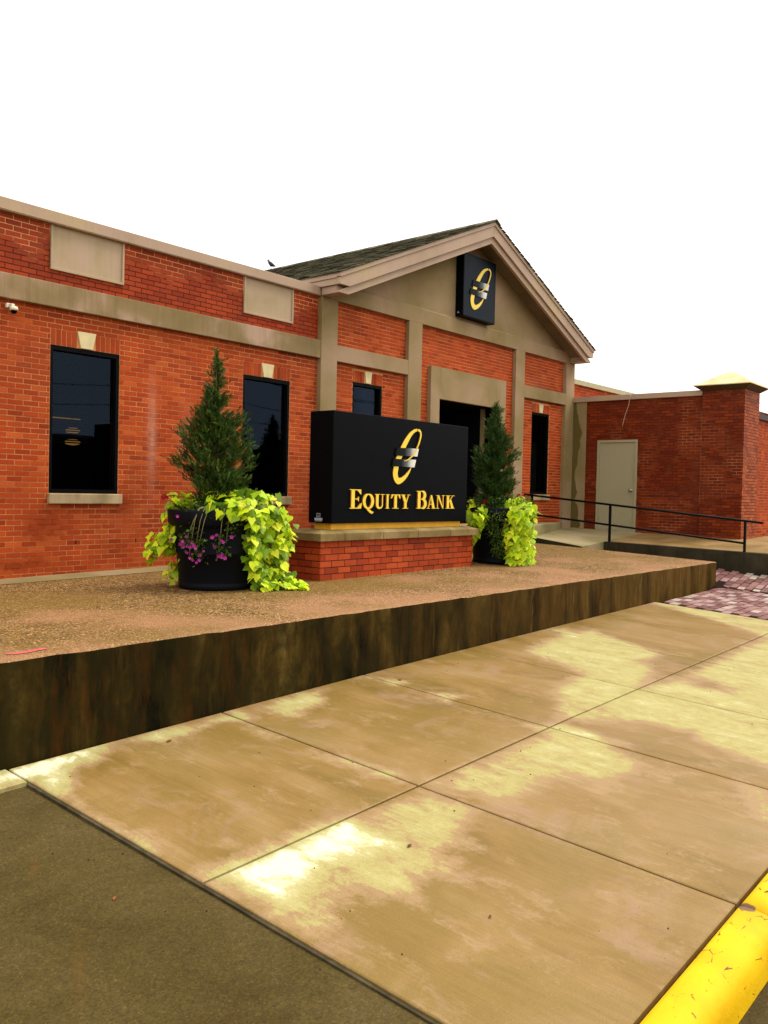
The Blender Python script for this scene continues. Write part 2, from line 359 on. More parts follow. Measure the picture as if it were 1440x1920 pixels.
def leaf_mat(name, stops, trans=.35, rough=.5):
    q = N(name); q.t.nodes.remove(q.b)
    c = q.ramp(q.rnd(), stops); c = q.mixc(.35, c, q.ramp(q.noise(q.pos(), 38, 4), [(.3, .3), (.7, .7)]), 'OVERLAY')
    d = q.n('BsdfPrincipled'); q.l(c, d.inputs['Base Color']); d.inputs['Roughness'].default_value = rough; d.inputs['Specular IOR Level'].default_value = .3
    t = q.n('BsdfTranslucent'); q.l(c, t.inputs[0]); mxs = q.n('MixShader'); mxs.inputs[0].default_value = trans
    q.l(d.outputs[0], mxs.inputs[1]); q.l(t.outputs[0], mxs.inputs[2]); q.l(mxs.outputs[0], q.out.inputs[0]); return q.m
m_lime = leaf_mat('lime_leaf', [(0., (.26, .46, .006)), (.15, (.46, .68, .008)), (.55, (.66, .84, .012)), (.9, (.82, .88, .03)), (1., (.70, .64, .04))])
m_under = leaf_mat('shaded_lime_leaf', [(0., (.10, .21, .006)), (.5, (.25, .41, .008)), (1., (.48, .62, .012))])  # darker copy of the lime leaf: shade within the vine put into colour
m_green = leaf_mat('green_leaf', [(0., (.03, .07, .008)), (.6, (.07, .14, .012)), (1., (.14, .23, .02))])
m_jun = leaf_mat('juniper_leaf', [(0., (.018, .045, .005)), (.45, (.042, .092, .008)), (.8, (.085, .155, .012)), (.95, (.15, .20, .025)), (1., (.19, .14, .035))], .2, .7)
m_jun2 = leaf_mat('juniper_leaf_fine', [(0., (.012, .036, .005)), (.5, (.028, .072, .008)), (.9, (.062, .125, .012)), (1., (.11, .15, .022))], .2, .7)
m_petal = leaf_mat('magenta_petal', [(0., (.42, .02, .30)), (.6, (.60, .05, .42)), (1., (.68, .14, .5))], .3)
m_red = leaf_mat('red_petal', [(0., (.35, .01, .012)), (1., (.65, .03, .04))], .25)
m_stem = plain('stem', (.22, .2, .09), .8, .2)

# ------------------------------------------------------------------ ground surfaces
XS = [-30, -6, 0, 2.699, 3.667, 4.928, 6.638, 9.086, 13.733, 16.171, 18, 24, 60]
ZS = [-2.5, -1.99, -1.85, -1.78, -1.753, -1.718, -1.674, -1.63, -1.555, -1.515, -1.45, -1.4, -1.2]
def zside(x, y): return float(np.interp(x, XS, ZS)) + .058*(y+4.8)
def zterr(x, y):
    zw = -1.15 + .0165*min(x, 16.3); t = max(0., min(1., -y/4.8)); return zw*(1-t) - 1.06*t
def zland(x, y):
    t = min(1., max(0., (-y-.1)/1.95)); u = (x-16.3)/3.2
    return lerp(lerp(-.70, -.93, t), lerp(-.67, -.72, t), u)
def zramp(x, y): return -.68 + .017*min(y+.0, 0) - .07*(19.5-x)
def grid(xf, yf, zf, name, m, kind='structure', parent=None, attr=None, smooth=True):
    vs = [(x, y, zf(x, y)) for y in yf for x in xf]; nx = len(xf)
    fs = [(j*nx+i, j*nx+i+1, (j+1)*nx+i+1, (j+1)*nx+i) for j in range(len(yf)-1) for i in range(nx-1)]
    me = bpy.data.meshes.new(name); me.from_pydata(vs, [], fs); me.materials.append(m)
    if attr:
        a = me.attributes.new(attr[0], 'FLOAT', 'POINT'); a.data.foreach_set('value', attr[1])
    if smooth: me.polygons.foreach_set('use_smooth', [True]*len(fs))
    o = bpy.data.objects.new(name, me); COL.objects.link(o)
    if parent is not None: parent_to(o, parent)
    if kind: o['kind'] = kind
    return o
def lin(a, b, n): return [a+(b-a)*i/n for i in range(n+1)]

# far ground and road (one sheet to the horizon), driveway
mb = MB(); mb.add([(-500, -500, -2.75), (500, -500, -2.75), (500, 500, -2.75), (-500, 500, -2.75)], [(0, 1, 2, 3)]); mb.obj('ground', m_road)['kind'] = 'structure'
grid(lin(-30, 60, 45), lin(-60, -8.9, 20), lambda x, y: zside(x, -8.96) - .15 - .01*(-8.96-y if y < -8.96 else 0) - .012, 'road', m_road)
grid(lin(-14, 2.76, 40), lin(-9.6, -4.9, 20), lambda x, y: zside(x, y) - .028 + .004*math.sin(x*1.3+y), 'driveway', m_asph)

# sidewalk: dark bed, one slab per panel, joints left open between them
PATCH = [[1.0,[[2.68,-4.83],[2.96,-4.8],[3.3,-4.77],[3.5,-4.81],[3.29,-5.04],[3.06,-5.09],[2.85,-5.37],[2.75,-5.39],[2.8,-5.1],[2.0,-5.04],[1,-4.9],[1,-4.7]]],[0.55,[[2.78,-5.4],[2.84,-5.54],[2.78,-6.2],[2.72,-6.11]]],[0.6,[[2.77,-6.28],[2.83,-6.35],[2.78,-6.41],[2.75,-6.34]]],[0.8,[[3.66,-4.9],[3.94,-4.81],[4.23,-4.99],[4.0,-5.07],[3.77,-5.05]]],[0.75,[[4.33,-4.94],[4.63,-4.9],[4.66,-5.11],[4.53,-5.12]]],[0.75,[[4.88,-4.99],[5.36,-4.88],[5.59,-4.92],[5.33,-5.18],[4.88,-5.25],[4.82,-5.12]]],[0.7,[[6.27,-4.87],[6.45,-5.26],[6.25,-5.26]]],[0.6,[[6.32,-5.65],[6.44,-5.86],[6.23,-5.89]]],[0.6,[[4.44,-5.88],[4.5,-6.04],[4.6,-6.52],[4.53,-6.74],[4.47,-6.53]]],[0.6,[[4.47,-5.29],[4.49,-5.42],[4.43,-5.61],[4.4,-5.46]]],[1.0,[[2.83,-6.82],[3.13,-6.84],[3.71,-6.85],[3.83,-6.91],[3.84,-7.33],[3.7,-7.39],[3.39,-7.23],[3.15,-7.31],[2.92,-7.39],[2.82,-7.31],[2.82,-7.03]]],[0.55,[[3.48,-7.15],[3.71,-7.38],[3.89,-7.43],[3.73,-7.73],[3.59,-7.63],[3.42,-7.72],[3.23,-7.6],[3.19,-7.49],[2.94,-7.62],[2.82,-7.56],[2.93,-7.38]]],[0.55,[[3.91,-6.92],[4.53,-6.95],[4.48,-7.36],[4.0,-7.58],[3.94,-7.36],[3.95,-7.11]]],[0.6,[[3.9,-7.39],[3.83,-7.66],[3.74,-7.66]]],[0.57,[[4.62,-6.92],[6.21,-6.95],[6.35,-7.23],[6.06,-7.78],[5.63,-7.75],[5.36,-7.48],[4.8,-7.44],[4.7,-7.25]]],[0.8,[[6.18,-6.74],[6.45,-6.94],[6.39,-7.48],[6.26,-7.32]]],[0.60,[[8.55,-5.31],[9.91,-5.09],[10.32,-5.26],[9.8,-6.4],[8.09,-6.91],[6.76,-6.98],[6.58,-6.82],[7.41,-6.32],[8.15,-6.21],[8.37,-5.78]]],[0.60,[[6.75,-6.93],[7.48,-6.83],[8.93,-6.99],[14.0,-6.96],[14,-9],[8,-9],[6.74,-8.47],[6.78,-8.22],[7.1,-7.68],[7.06,-7.32],[6.91,-7.15]]],[0.55,[[13.2,-4.8],[13.52,-4.8],[13.5,-6.9],[12.01,-6.96],[12.68,-5.95]]],[0.6,[[6.22,-8.4],[6.29,-8.59],[5.73,-8.75],[6.04,-8.6]]],[0.7,[[9.88,-4.87],[10.13,-4.97],[9.82,-5.28]]],[0.5,[[5.37,-7.68],[5.47,-7.83],[5.3,-7.79]]],[-1.0,[[9.19,-6.34],[9.53,-6.51],[9.46,-6.9],[9.02,-6.89]]],[-1.0,[[8.88,-7.0],[9.03,-7.17],[8.91,-7.53],[8.66,-7.52],[8.65,-7.2]]],[-0.8,[[11.08,-5.51],[11.56,-6.83],[10.74,-6.76],[10.55,-6.1]]]]
def sdist(P, poly):
    """signed distance of points P (n,2) to a polygon, negative inside"""
    poly = np.array(poly); d = np.full(len(P), 1e9); ins = np.zeros(len(P), bool)
    for a, b in zip(poly, np.roll(poly, -1, 0)):
        e = b-a; wv = P-a; t = np.clip((wv@e)/(e@e+1e-12), 0, 1); d = np.minimum(d, np.linalg.norm(wv-t[:, None]*e, axis=1))
        c1 = (a[1] > P[:, 1]) != (b[1] > P[:, 1]); xx = (b[0]-a[0])*(P[:, 1]-a[1])/(b[1]-a[1]+1e-12)+a[0]; ins ^= c1 & (P[:, 0] < xx)
    return np.where(ins, -d, d)
def dryness(P):
    v = np.full(len(P), .0)
    for k, poly in PATCH:
        s = sdist(P, poly); wd = .17
        f = np.clip(.5 - s/(2*wd), 0, 1); f = f*f*(3-2*f)
        v = v*(1-f) + f*(k if k > 0 else .05)
    return v
SX = [2.74, 4.54, 6.30, 8.05, 9.83, 11.6, 13.4]; SY = [-4.815, -6.87, -8.945]
bed = grid([SX[0]+.01]+lin(3, 13, 10)+[SX[-1]-.01], lin(-8.95, -4.81, 6), lambda x, y: zside(x, y)-.035, 'sidewalk', m_joint, smooth=False)
def make_slab(x0, x1, y0, y1, first, name='concrete_slab', parent=bed):
    j = .0085; step = .045
    nx = max(4, int((x1-x0)/step)); ny = max(4, int((y1-y0)/step))
    xf = [x0+j, x0+j+.007]+lin(x0+.035, x1-.035, nx)+[x1-j-.007, x1-j]; yf = [y0+j, y0+j+.007]+lin(y0+.035, y1-.035, ny)+[y1-j-.007, y1-j]
    dz = (R.uniform(-1, 1)*.0012)
    P = np.array([(x, y) for y in yf for x in xf]); dv = dryness(P); nxx = len(xf)
    vs = []; 
    for k, (x, y) in enumerate(P):
        e = min(x-x0, x1-x, y-y0, y1-y); vs.append((x, y, zside(x, y)+dz - (.006 if e < j+.003 else .0015 if e < j+.012 else 0)))
    fs = [(b*nxx+a, b*nxx+a+1, (b+1)*nxx+a+1, (b+1)*nxx+a) for b in range(len(yf)-1) for a in range(nxx-1)]
    rim = [a for a in range(nxx)]+[b*nxx+nxx-1 for b in range(1, len(yf))]+[(len(yf)-1)*nxx+a for a in range(nxx-2, -1, -1)]+[b*nxx for b in range(len(yf)-2, 0, -1)]
    base = len(vs); vs += [(vs[k][0], vs[k][1], vs[k][2]-.05) for k in rim]; dv = list(dv)+[float(dv[k]) for k in rim]
    for k in range(len(rim)): a, b = rim[k], rim[(k+1) % len(rim)]; fs.append((b, a, base+k, base+(k+1) % len(rim)))
    me = bpy.data.meshes.new(name); me.from_pydata(vs, [], fs); me.materials.append(m_slab)
    a = me.attributes.new('dry', 'FLOAT', 'POINT'); a.data.foreach_set('value', dv)
    o = bpy.data.objects.new(name, me); COL.objects.link(o)
    if parent is not None: parent_to(o, parent)
    return o
for i in range(len(SX)-1):
    for k in range(2): make_slab(SX[i], SX[i+1], SY[k+1], SY[k], True)
for i, (a, b) in enumerate(((-6, -1.5), (-1.5, 2.74))): make_slab(a, b, -5.1, -4.8, True)

mb = MB()  # thin dark strip covering the slab side along the driveway
for a, b in zip(lin(-8.95, -5.1, 12), lin(-8.95, -5.1, 12)[1:]):
    za, zb_ = zside(2.73, a), zside(2.73, b); o1, o2 = 2.728+mnoise.noise(Vector((a*5, 0, 0)))*.006, 2.728+mnoise.noise(Vector((b*5, 0, 0)))*.006
    vs = [(o1, a, za-.06), (2.747, a, za-.06), (2.747, b, zb_-.06), (o2, b, zb_-.06), (o1, a, za-.014), (2.747, a, za-.014), (2.747, b, zb_-.014), (o2, b, zb_-.014)]
    mb.add(vs, [(4, 5, 6, 7), (3, 0, 4, 7), (0, 1, 5, 4), (2, 3, 7, 6)])
mb.obj('edge_strip', m_edge, bed)
# terrace: aggregate top, stained front wall, concrete strip along the building
def nick(x): return mnoise.noise(Vector((x*4, 1.7, 0)))*.007+mnoise.noise(Vector((x*17, 5.1, 0)))*.005
tx = lin(-6, 16.3, 260); ty = [-4.8+.0, -4.78]+lin(-4.7, .15, 14)
terr = grid(tx, ty, lambda x, y: zterr(x, y)-(.012-nick(x) if y < -4.79 else 0), 'terrace', m_agg)
for v in terr.data.vertices:
    if v.co.y < -4.79: v.co.y += nick(v.co.x*1.3+7)
mb = MB(); n = 260
xs = lin(-6, 16.3, n)
top = [(x, -4.8+nick(x*1.3+7), zterr(x, -4.8)-.012+nick(x)) for x in xs]; bot = [(x, -4.8, zside(x, -4.8)-.2) for x in xs]
mb.add(top+bot, [(i, i+1, n+2+i, n+1+i) for i in range(n)])
ys = lin(-4.8, .1, 10)
mb.add([(16.3, y, zterr(16.3, y)) for y in ys]+[(16.3, y, -1.9) for y in ys], [(i, i+1, 12+i, 11+i) for i in range(10)])
mb.obj('terrace_wall', m_wall, terr)
grid(lin(-6, 10.42, 20), lin(-.55, .0, 2), lambda x, y: zterr(x, y)+.005, 'concrete_strip', m_strip)
# pink spray mark near the terrace edge
mb = MB(); pts = [(2.83, -4.60), (2.90, -4.635), (2.97, -4.63), (3.05, -4.60), (3.12, -4.60)]
for a, b in zip(pts, pts[1:]): mb.add([(a[0], a[1]-.022, zterr(*a)+.005), (b[0], b[1]-.022, zterr(*b)+.005), (b[0], b[1]+.022, zterr(*b)+.005), (a[0], a[1]+.022, zterr(*a)+.005)], [(0, 1, 2, 3)])
tag(mb.obj('paint_mark', m_pink), 'short pink spray paint mark on the gravelly terrace near its front edge', 'paint mark')

# landing, ramp with its dark curb, curved stoop
grid(lin(16.3, 19.5, 8), lin(-2.05, -.0, 8), lambda x, y: zland(x, y), 'landing', m_conc)
mb = MB(); mb.add([(16.3, -2.05, zland(16.3, -2.05)), (17.5, -2.05, zland(17.5, -2.05)), (17.5, -2.05, -1.4), (16.3, -2.05, -1.4)], [(0, 1, 2, 3)]); mb.obj('landing_front', m_conc)['kind'] = 'structure'
mb = MB(); mb.box(16.305, 16.6, -2.04, 0, -1.5, -1.0); mb.v = [(x, y, z if z < -1.1 else zland(x, y)-.002) for x, y, z in mb.v]; mb.obj('landing_edge', m_curbdark)['kind'] = 'structure'
mb = MB(); ys = lin(-6.4, -2.05, 10)
for a, b in zip(ys, ys[1:]):
    mb.add([(17.5, a, zramp(17.5, a)), (19.5, a, zramp(19.5, a)), (19.5, b, zramp(19.5, b)), (17.5, b, zramp(17.5, b))], [(0, 1, 2, 3)], 0)
ramp = mb.obj('ramp', [m_ramp, m_curbdark]); ramp['kind'] = 'structure'
mb = MB()
for a, b in zip(ys, ys[1:]):
    q8 = [(17.3, a), (17.5, a), (17.5, b), (17.3, b)]
    mb.add([(x, y, zramp(17.3, y)-.9) for x, y in q8]+[(x, y, zramp(17.3, y)+.012) for x, y in q8], [(4, 5, 6, 7), (0, 1, 5, 4), (1, 2, 6, 5), (2, 3, 7, 6), (3, 0, 4, 7)])
mb.obj('ramp_curb', m_curbdark, ramp)
grid(lin(17.3, 34, 8), lin(-6.4, -4.2, 3), lambda x, y: zramp(min(x, 19.5), y)-.004+.01*max(0, x-19.5), 'upper_walk', m_ramp)
mb = MB(); st = [(19.02, -.095), (18.6, -.30), (18.0, -.48), (17.4, -.63), (16.7, -.80), (16.0, -.90), (15.0, -.95), (14.0, -.9), (13.4, -.7), (13.0, -.095)]
mb.prism(st, 'z', -1.1, -.53); mb.obj('stoop', m_conc, None, bevel=.012)['kind'] = 'structure'

# brick pavers
def zpav(x, y):
    if y < -4.8 and x < 16.3: return zside(x, y)
    t = max(0., min(1., (-y-2.05)/2.9)); left = lerp(-1.02, -1.50, t); right = lerp(-1.05, -1.30, t)
    u = max(0., min(1., (x-16.3)/1.0)); z = lerp(left, right, u)
    if y < -4.95: z += .058*(y+4.95)
    return z + (.02*(x-17.3) if x > 17.3 else 0)
pb = grid(lin(13.4, 30, 40), lin(-13, -2.0, 40), lambda x, y: zpav(x, y)-.012 if (y < -4.75 or x > 16.2) else -1.62, 'paver_walk', m_joint, smooth=False)
pm = MB(); pm.box(-.5, .5, -.5, .5, -.9, 1., 0, 0.)
pm_me = pm.mesh('paver', m_paver)
_b = bmesh.new(); _b.from_mesh(pm_me); bmesh.ops.bevel(_b, geom=[e for e in _b.edges if (e.verts[0].co.z > .5 and e.verts[1].co.z > .5)], offset=.09, segments=1, affect='EDGES'); _b.to_mesh(pm_me); _b.free()
pav = []
for row in range(64):
    y = -2.15 - row*.135
    for colx in range(60):
        x = 13.53 + colx*.262 + (.131 if row % 2 else 0) + R.uniform(-.012, .012)
        if y > -4.9 and not (16.42 < x < 17.2): continue
        if y > -5.35 and x > 17.25: continue
        if y > -6.5 and x > 17.25: continue
        if x > 26: continue
        d = (Vector((x, y, 0))-CAM).length; pav.append((d, x, y))
# those the picture can hold come first
def in_view(p):
    v = Vector(p)-CAM; dz = v.dot(fw)
    if dz < .1: return False
    return abs(v.dot(r2)/dz) < 720/1607+.03 and abs(v.dot(d2)/dz) < 960/1607+.03
pav.sort(key=lambda q: (not in_view((q[1], q[2], -1.5)), q[0]))
rest = MB()
for i, (d, x, y) in enumerate(pav):
    z = zpav(x, y)+R.uniform(-.004, .005); sx, sy = .252+R.uniform(-.012, .0), .124+R.uniform(-.008, 0)
    e = .05; slx = (zpav(x+e, y)-zpav(x-e, y))/(2*e); sly = (zpav(x, y+e)-zpav(x, y-e))/(2*e)
    if i < 300:
        inst('paver', pm_me, (x, y, z-.008), (math.atan(sly)+R.uniform(-.015, .015), -math.atan(slx)+R.uniform(-.015, .015), R.uniform(-.02, .02)), (sx, sy, .012), pb)
    else: rest.box(x-sx/2, x+sx/2, y-sy/2, y+sy/2, z-.03, z+.002, 0, R.random(), False)
rest.obj('pavers', m_paver, pb)['kind'] = 'stuff'

# yellow curb in cast lengths
def curb_len(x0, x1, name):
    prof = [(-8.962, -.2), (-8.962, .002), (-8.968, .012), (-8.99, .018), (-9.05, .018), (-9.10, .010), (-9.14, -.010), (-9.165, -.045), (-9.18, -.10), (-9.195, -.25)]
    n = 14; xs = lin(x0, x1, n); mb = MB(); vs = []
    for x in xs:
        for k, (y, z) in enumerate(prof):
            jt = mnoise.noise(Vector((x*3, y*9, z*9)))*.006
            vs.append((x, y-(jt if k > 2 else 0)*(1.), zside(x, -8.96)+z+(jt if 1 < k < 9 else 0)))
    m_ = len(prof)
    fs = [(i*m_+k, i*m_+k+1, (i+1)*m_+k+1, (i+1)*m_+k) for i in range(n) for k in range(m_-1)]
    fs += [tuple(range(m_)), tuple(n*m_+k for k in range(m_-1, -1, -1))]
    mb.add(vs, fs); return mb.obj(name, m_yel, None, True)
ck = curb_len(2.2, 4.50, 'kerb'); ck['kind'] = 'structure'
for a, b in ((4.515, 7.4), (7.415, 10.4), (10.415, 13.4)): curb_len(a, b, 'kerb')['kind'] = 'structure'

# ------------------------------------------------------------------ bricks
BW, BH, J = .2032, .0677, .0115
unit = MB(); unit.box(0, 1, 0, 1, 0, 1); _cache = {}
def unit_brick(mat):
    if mat.name not in _cache: _cache[mat.name] = unit.mesh('brick', mat)
    return _cache[mat.name]
def lay(u0, u1, v0, v1, holes, bw=BW, bh=BH, z0=0., phase=0., j=J):
    """running-bond rectangles over [u0,u1]x[v0,v1] minus holes (u0,u1,v0,v1)"""
    out = []; k = math.floor((v0-z0)/bh+1e-4)
    while z0+k*bh < v1-1e-4:
        a, b = max(v0, z0+k*bh), min(v1, z0+(k+1)*bh)
        off = phase + (bw/2 if k % 2 else 0); i = math.floor((u0-off)/bw)
        while off+i*bw < u1:
            segs = [(max(u0, off+i*bw), min(u1, off+(i+1)*bw))]
            mid = (a+b)/2
            for h in holes:
                if h[2] < mid < h[3]:
                    ns = []
                    for s in segs:
                        if h[1] <= s[0] or h[0] >= s[1]: ns.append(s)
                        else:
                            if s[0] < h[0]: ns.append((s[0], h[0]))
                            if s[1] > h[1]: ns.append((h[1], s[1]))
                    segs = ns
            for s in segs:
                if s[1]-s[0] > .028 and b-a > .02: out.append((s[0]+j/2, s[1]-j/2, a+j/2, b-j/2))
            i += 1
        k += 1
    return out
def place_bricks(jobs, parent, nmax=300, tname='bricks'):
    """jobs: (rects, place, material); the nmax nearest become parts, the rest one mesh per material"""
    allb = []
    for rects, face, mat in jobs:
        for (a, b, c, d) in rects:
            p = face((a+b)/2, (c+d)/2); allb.append((not in_view(p), (Vector(p)-CAM).length, a, b, c, d, face, mat))
    allb.sort(key=lambda t: t[:2]); rest = {}
    for i, (_, _, a, b, c, d, face, mat) in enumerate(allb):
        pr = R.uniform(-.0012, .0016)
        p0 = Vector(face(a, c)); eu = Vector(face(b, c))-p0; ev = Vector(face(a, d))-p0; nn = eu.cross(ev).normalized()   # outward normal
        p0 = p0 + nn*pr
        if i < nmax:
            ang = math.atan2(eu.y, eu.x)
            inst('brick', unit_brick(mat), p0, (0, 0, ang), (eu.length, .05, ev.length), parent)
        else:
            vs = [p0, p0+eu, p0+eu-nn*.03, p0-nn*.03]; vs += [v+ev for v in vs]
            rest.setdefault(mat.name, (MB(), mat))[0].add(vs, [(0, 1, 5, 4), (1, 2, 6, 5), (3, 0, 4, 7), (4, 5, 6, 7), (3, 2, 1, 0)], 0, R.random())
    for mbx, mat in rest.values(): mbx.obj(tname, mat, parent, fix=False)['kind'] = 'stuff'
def faceY(y0): return lambda u, v: (u, y0, v)                       # wall facing -Y, u = x
def faceXm(x0): return lambda u, v: (x0, -u, v)                     # wall facing -X, u = -y
def faceXp(x0): return lambda u, v: (x0, u, v)

def window(parent, x0, x1, z0, z1, Y=0., blind=False):
    fr = MB(); t = .045; y0, y1 = Y+.012, Y+.10
    fr.box(x0, x0+t, y0, y1, z0, z1); fr.box(x1-t, x1, y0, y1, z0, z1)
    fr.box(x0+t, x1-t, y0+.001, y1, z1-t*1.3, z1); fr.box(x0+t, x1-t, y0+.001, y1, z0, z0+t*1.2)
    wo = fr.obj('window', m_frame, parent)
    g = MB(); g.box(x0+t, x1-t, Y+.082, Y+.09, z0+t*1.2, z1-t*1.3); g.obj('pane', m_glass, wo)
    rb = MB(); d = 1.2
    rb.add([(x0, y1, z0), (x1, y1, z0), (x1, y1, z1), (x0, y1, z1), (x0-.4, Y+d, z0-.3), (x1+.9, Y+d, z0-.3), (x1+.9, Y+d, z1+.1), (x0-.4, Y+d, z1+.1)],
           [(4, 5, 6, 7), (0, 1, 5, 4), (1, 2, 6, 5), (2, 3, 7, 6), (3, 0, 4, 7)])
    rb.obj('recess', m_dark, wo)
    if blind:
        bl = MB(); z = z1-.08
        while z > z0+.66:
            bl.add([(x0+.06, Y+.13, z), (x0+.62, Y+.13, z), (x0+.62, Y+.15, z-.016), (x0+.06, Y+.15, z-.016)], [(0, 1, 2, 3)]); z -= .03
        bl.obj('blind', m_blind, wo)['kind'] = 'stuff'
    return wo
def lintel(parent, x0, x1, z0, z1, face_rects, kt, kb, Y=0., wkey=True):
    """soldier bricks either side of a tapered keystone"""
    xm = (x0+x1)/2; rects = []
    for (a, b) in ((x0, xm-kt*.5), (xm+kt*.5, x1)):
        n = max(2, round((b-a)/BH)); s = (b-a)/n
        for i in range(n): rects.append((a+i*s+J/2, a+(i+1)*s-J/2, z0+.002, z1-J/2))
    face_rects += rects
    k = MB(); k.prism([(xm-kb/2, z0), (xm+kb/2, z0), (xm+kt/2, z1+.012), (xm-kt/2, z1+.012)], 'y', Y-.016, Y+.05)
    k.obj('keystone', m_key, parent, bevel=.004)

# ---- the long wing on the left
wing = empty('brick_wing', (6, 0, -1.1), 'long single storey red brick wing with two black framed windows and two tan parapet panels', 'building')
XL, XR = 1.5, 10.45
W1, W2 = (5.632, 6.636, 0., 1.896), (8.822, 9.826, 0., 1.896)
back = MB()
def wall_with_holes(mb, x0, x1, z0, z1, holes, y, d=.2, m=0):
    hs = sorted(holes); xs_ = [x0]
    for h in hs: xs_ += [h[0], h[1]]
    xs_.append(x1)
    for i in range(0, len(xs_), 2): mb.box(xs_[i], xs_[i+1], y, y+d, z0, z1, m)
    for h in hs:
        if h[2] > z0: mb.box(h[0], h[1], y, y+d, z0, h[2], m)
        if h[3] < z1: mb.box(h[0], h[1], y, y+d, h[3], z1, m)
wall_with_holes(back, XL-9, XR, -1.35, 2.6, [W1, W2], .004, .2, 0)
back.box(XL-9, XR, .0041, .207, 2.6, 3.5, 1)
back.box(XL-9, XR, .21, 14, 3.25, 3.35, 2); back.box(XL-9, XL-8.8, .21, 14, -1.3, 3.3, 0)
back.obj('wall', [m_mort, m_mort_top, m_roof_flat], wing)
sold = []
lintel(wing, W1[0], W1[1], 1.9, 2.103, sold, .27, .172); lintel(wing, W2[0], W2[1], 1.9, 2.103, sold, .27, .172)
hol = [(h[0]-.005, h[1]+.005, h[2]-.14, h[3]+.2085) for h in (W1, W2)]
low = lay(XL, XR, -1.25, 2.375, [(h[0], h[1], -.137, 2.104) for h in (W1, W2)], z0=0.)
up = lay(XL, XR, 2.66, 3.45, [(5.605, 6.675, 2.84, 3.5), (8.79, 9.855, 2.84, 3.5)], z0=2.66, phase=.05)
place_bricks([(low, faceY(0.), m_brick), (sold, faceY(-.001), m_brick), (up, faceY(0.), m_brick_top)], wing)
b = MB(); b.box(XL-9, XR-.001, -.08, .1, 2.357, 2.66); b.obj('band', m_band, wing, bevel=.008)
c = MB(); c.box(XL-9, XR-.02, -.075, .25, 3.415, 3.56); c.box(XL-9, XR-.02, -.068, -.03, 3.405, 3.416); c.obj('coping', m_metal, wing, bevel=.006)
for (x0, x1) in ((5.61, 6.67), (8.795, 9.85)):
    p = MB(); p.box(x0+.03, x1-.03, -.006, .05, 2.872, 3.42); po = p.obj('parapet_panel', m_panel, wing)
    f = MB(); f.box(x0, x0+.03, -.026, .05, 2.84, 3.42); f.box(x1-.03, x1, -.026, .05, 2.84, 3.42); f.box(x0+.03, x1-.03, -.025, .05, 2.84, 2.872); f.obj('panel_frame', m_panel, po, bevel=.003)
for i, wd in enumerate((W1, W2)):
    window(wing, *wd, blind=(i == 0))
    s = MB(); s.box(wd[0]-.016, wd[1]+.046, -.05, .11, -.137, -.002); s.obj('window_sill', m_sill, wing, bevel=.012)
# weep holes low in the wall
wp = MB()
for x in (6.02, 6.93, 7.85): wp.box(x-.006, x+.006, -.0035, .02, -.675+.01, -.675+.055)
wp.obj('weep_hole', m_dark, wing)

# warm lamp burning inside the first window
lamp = empty('pendant_lamp', (6.3, .62, 1.3), 'warm glowing lamp with two bowls hanging inside the left window', 'lamp')
mb = MB(); mb.tube([(6.30, .62, 1.85), (6.30, .62, .98)], .006, 6); mb.obj('cord', m_frame, lamp)
for zc, rr in ((.86, .10), (.70, .11)):
    mb = MB(); n = 16
    prof = [(.01, .05), (.6, .045), (1., .0), (.8, -.035), (.3, -.05), (.01, -.052)]
    vs = [(6.30+rr*p[0]*math.cos(2*math.pi*k/n), .6+rr*p[0]*math.sin(2*math.pi*k/n), zc+p[1]*.8) for p in prof for k in range(n)]
    mb.add(vs, [(i*n+k, i*n+(k+1) % n, (i+1)*n+(k+1) % n, (i+1)*n+k) for i in range(len(prof)-1) for k in range(n)])
    mb.obj('lamp_shade', m_glow, lamp, True)
mb = MB(); mb.box(6.0, 6.62, .95, .99, 1.03, 1.075); mb.obj('glow_band', m_glow, lamp)  # band of lamplight inside, made to glow by itself; not a lamp part

# ---- gabled entrance
CX = 14.97
pav_ = empty('gabled_entrance', (CX, 0, -.9), 'gabled brick entrance bay with tan stucco frame and shingled roof', 'building')
TY = -.09
W3, W4 = (11.36, 12.18, .135, 2.068), (17.62, 18.44, .135, 2.068)
DO = (13.86, 15.94, -.53, 2.0)
back = MB(); wall_with_holes(back, XR+.001, 19.5, -1.35, 3.45, [W3, DO, W4], .0045, .2)
back.obj('wall', m_mort, pav_)
sold = []
for wd in (W3, W4):
    lintel(pav_, wd[0], wd[1], wd[3]+.003, wd[3]+.205, sold, .20, .13)
    window(pav_, *wd)
    s = MB(); s.box(wd[0]-.03, wd[1]+.06, -.05, .11, -.005, .133); s.obj('window_sill', m_sill, pav_, bevel=.012)
PIL = [(10.452, 10.848), (12.828, 13.242), (16.715, 17.105), (19.075, 19.51)]
PORT = (13.56-.12+.1, 16.34, 2.63)
br = lay(PIL[0][1], PIL[3][0], -1.2, 3.42, [(PIL[1][0]+.01, PIL[1][1]-.01, -2, 4), (PIL[2][0]+.01, PIL[2][1]-.01, -2, 4), (13.56, 16.32, -2, 2.62),
     (W3[0], W3[1], -.01, W3[3]+.208), (W4[0], W4[1], -.01, W4[3]+.208), (PIL[0][0], PIL[1][0], 2.37, 2.63), (PIL[2][0], PIL[3][1], 2.37, 2.63)], phase=.07)
place_bricks([(br, faceY(0.), m_brick), (sold, faceY(-.001), m_brick)], pav_)
for k, (a, b_) in enumerate(PIL):
    p = MB(); p.box(a, b_, TY, .0 if k < 3 else .05, -1.2, 3.39); p.obj('pilaster', m_stucco, pav_, bevel=.006)
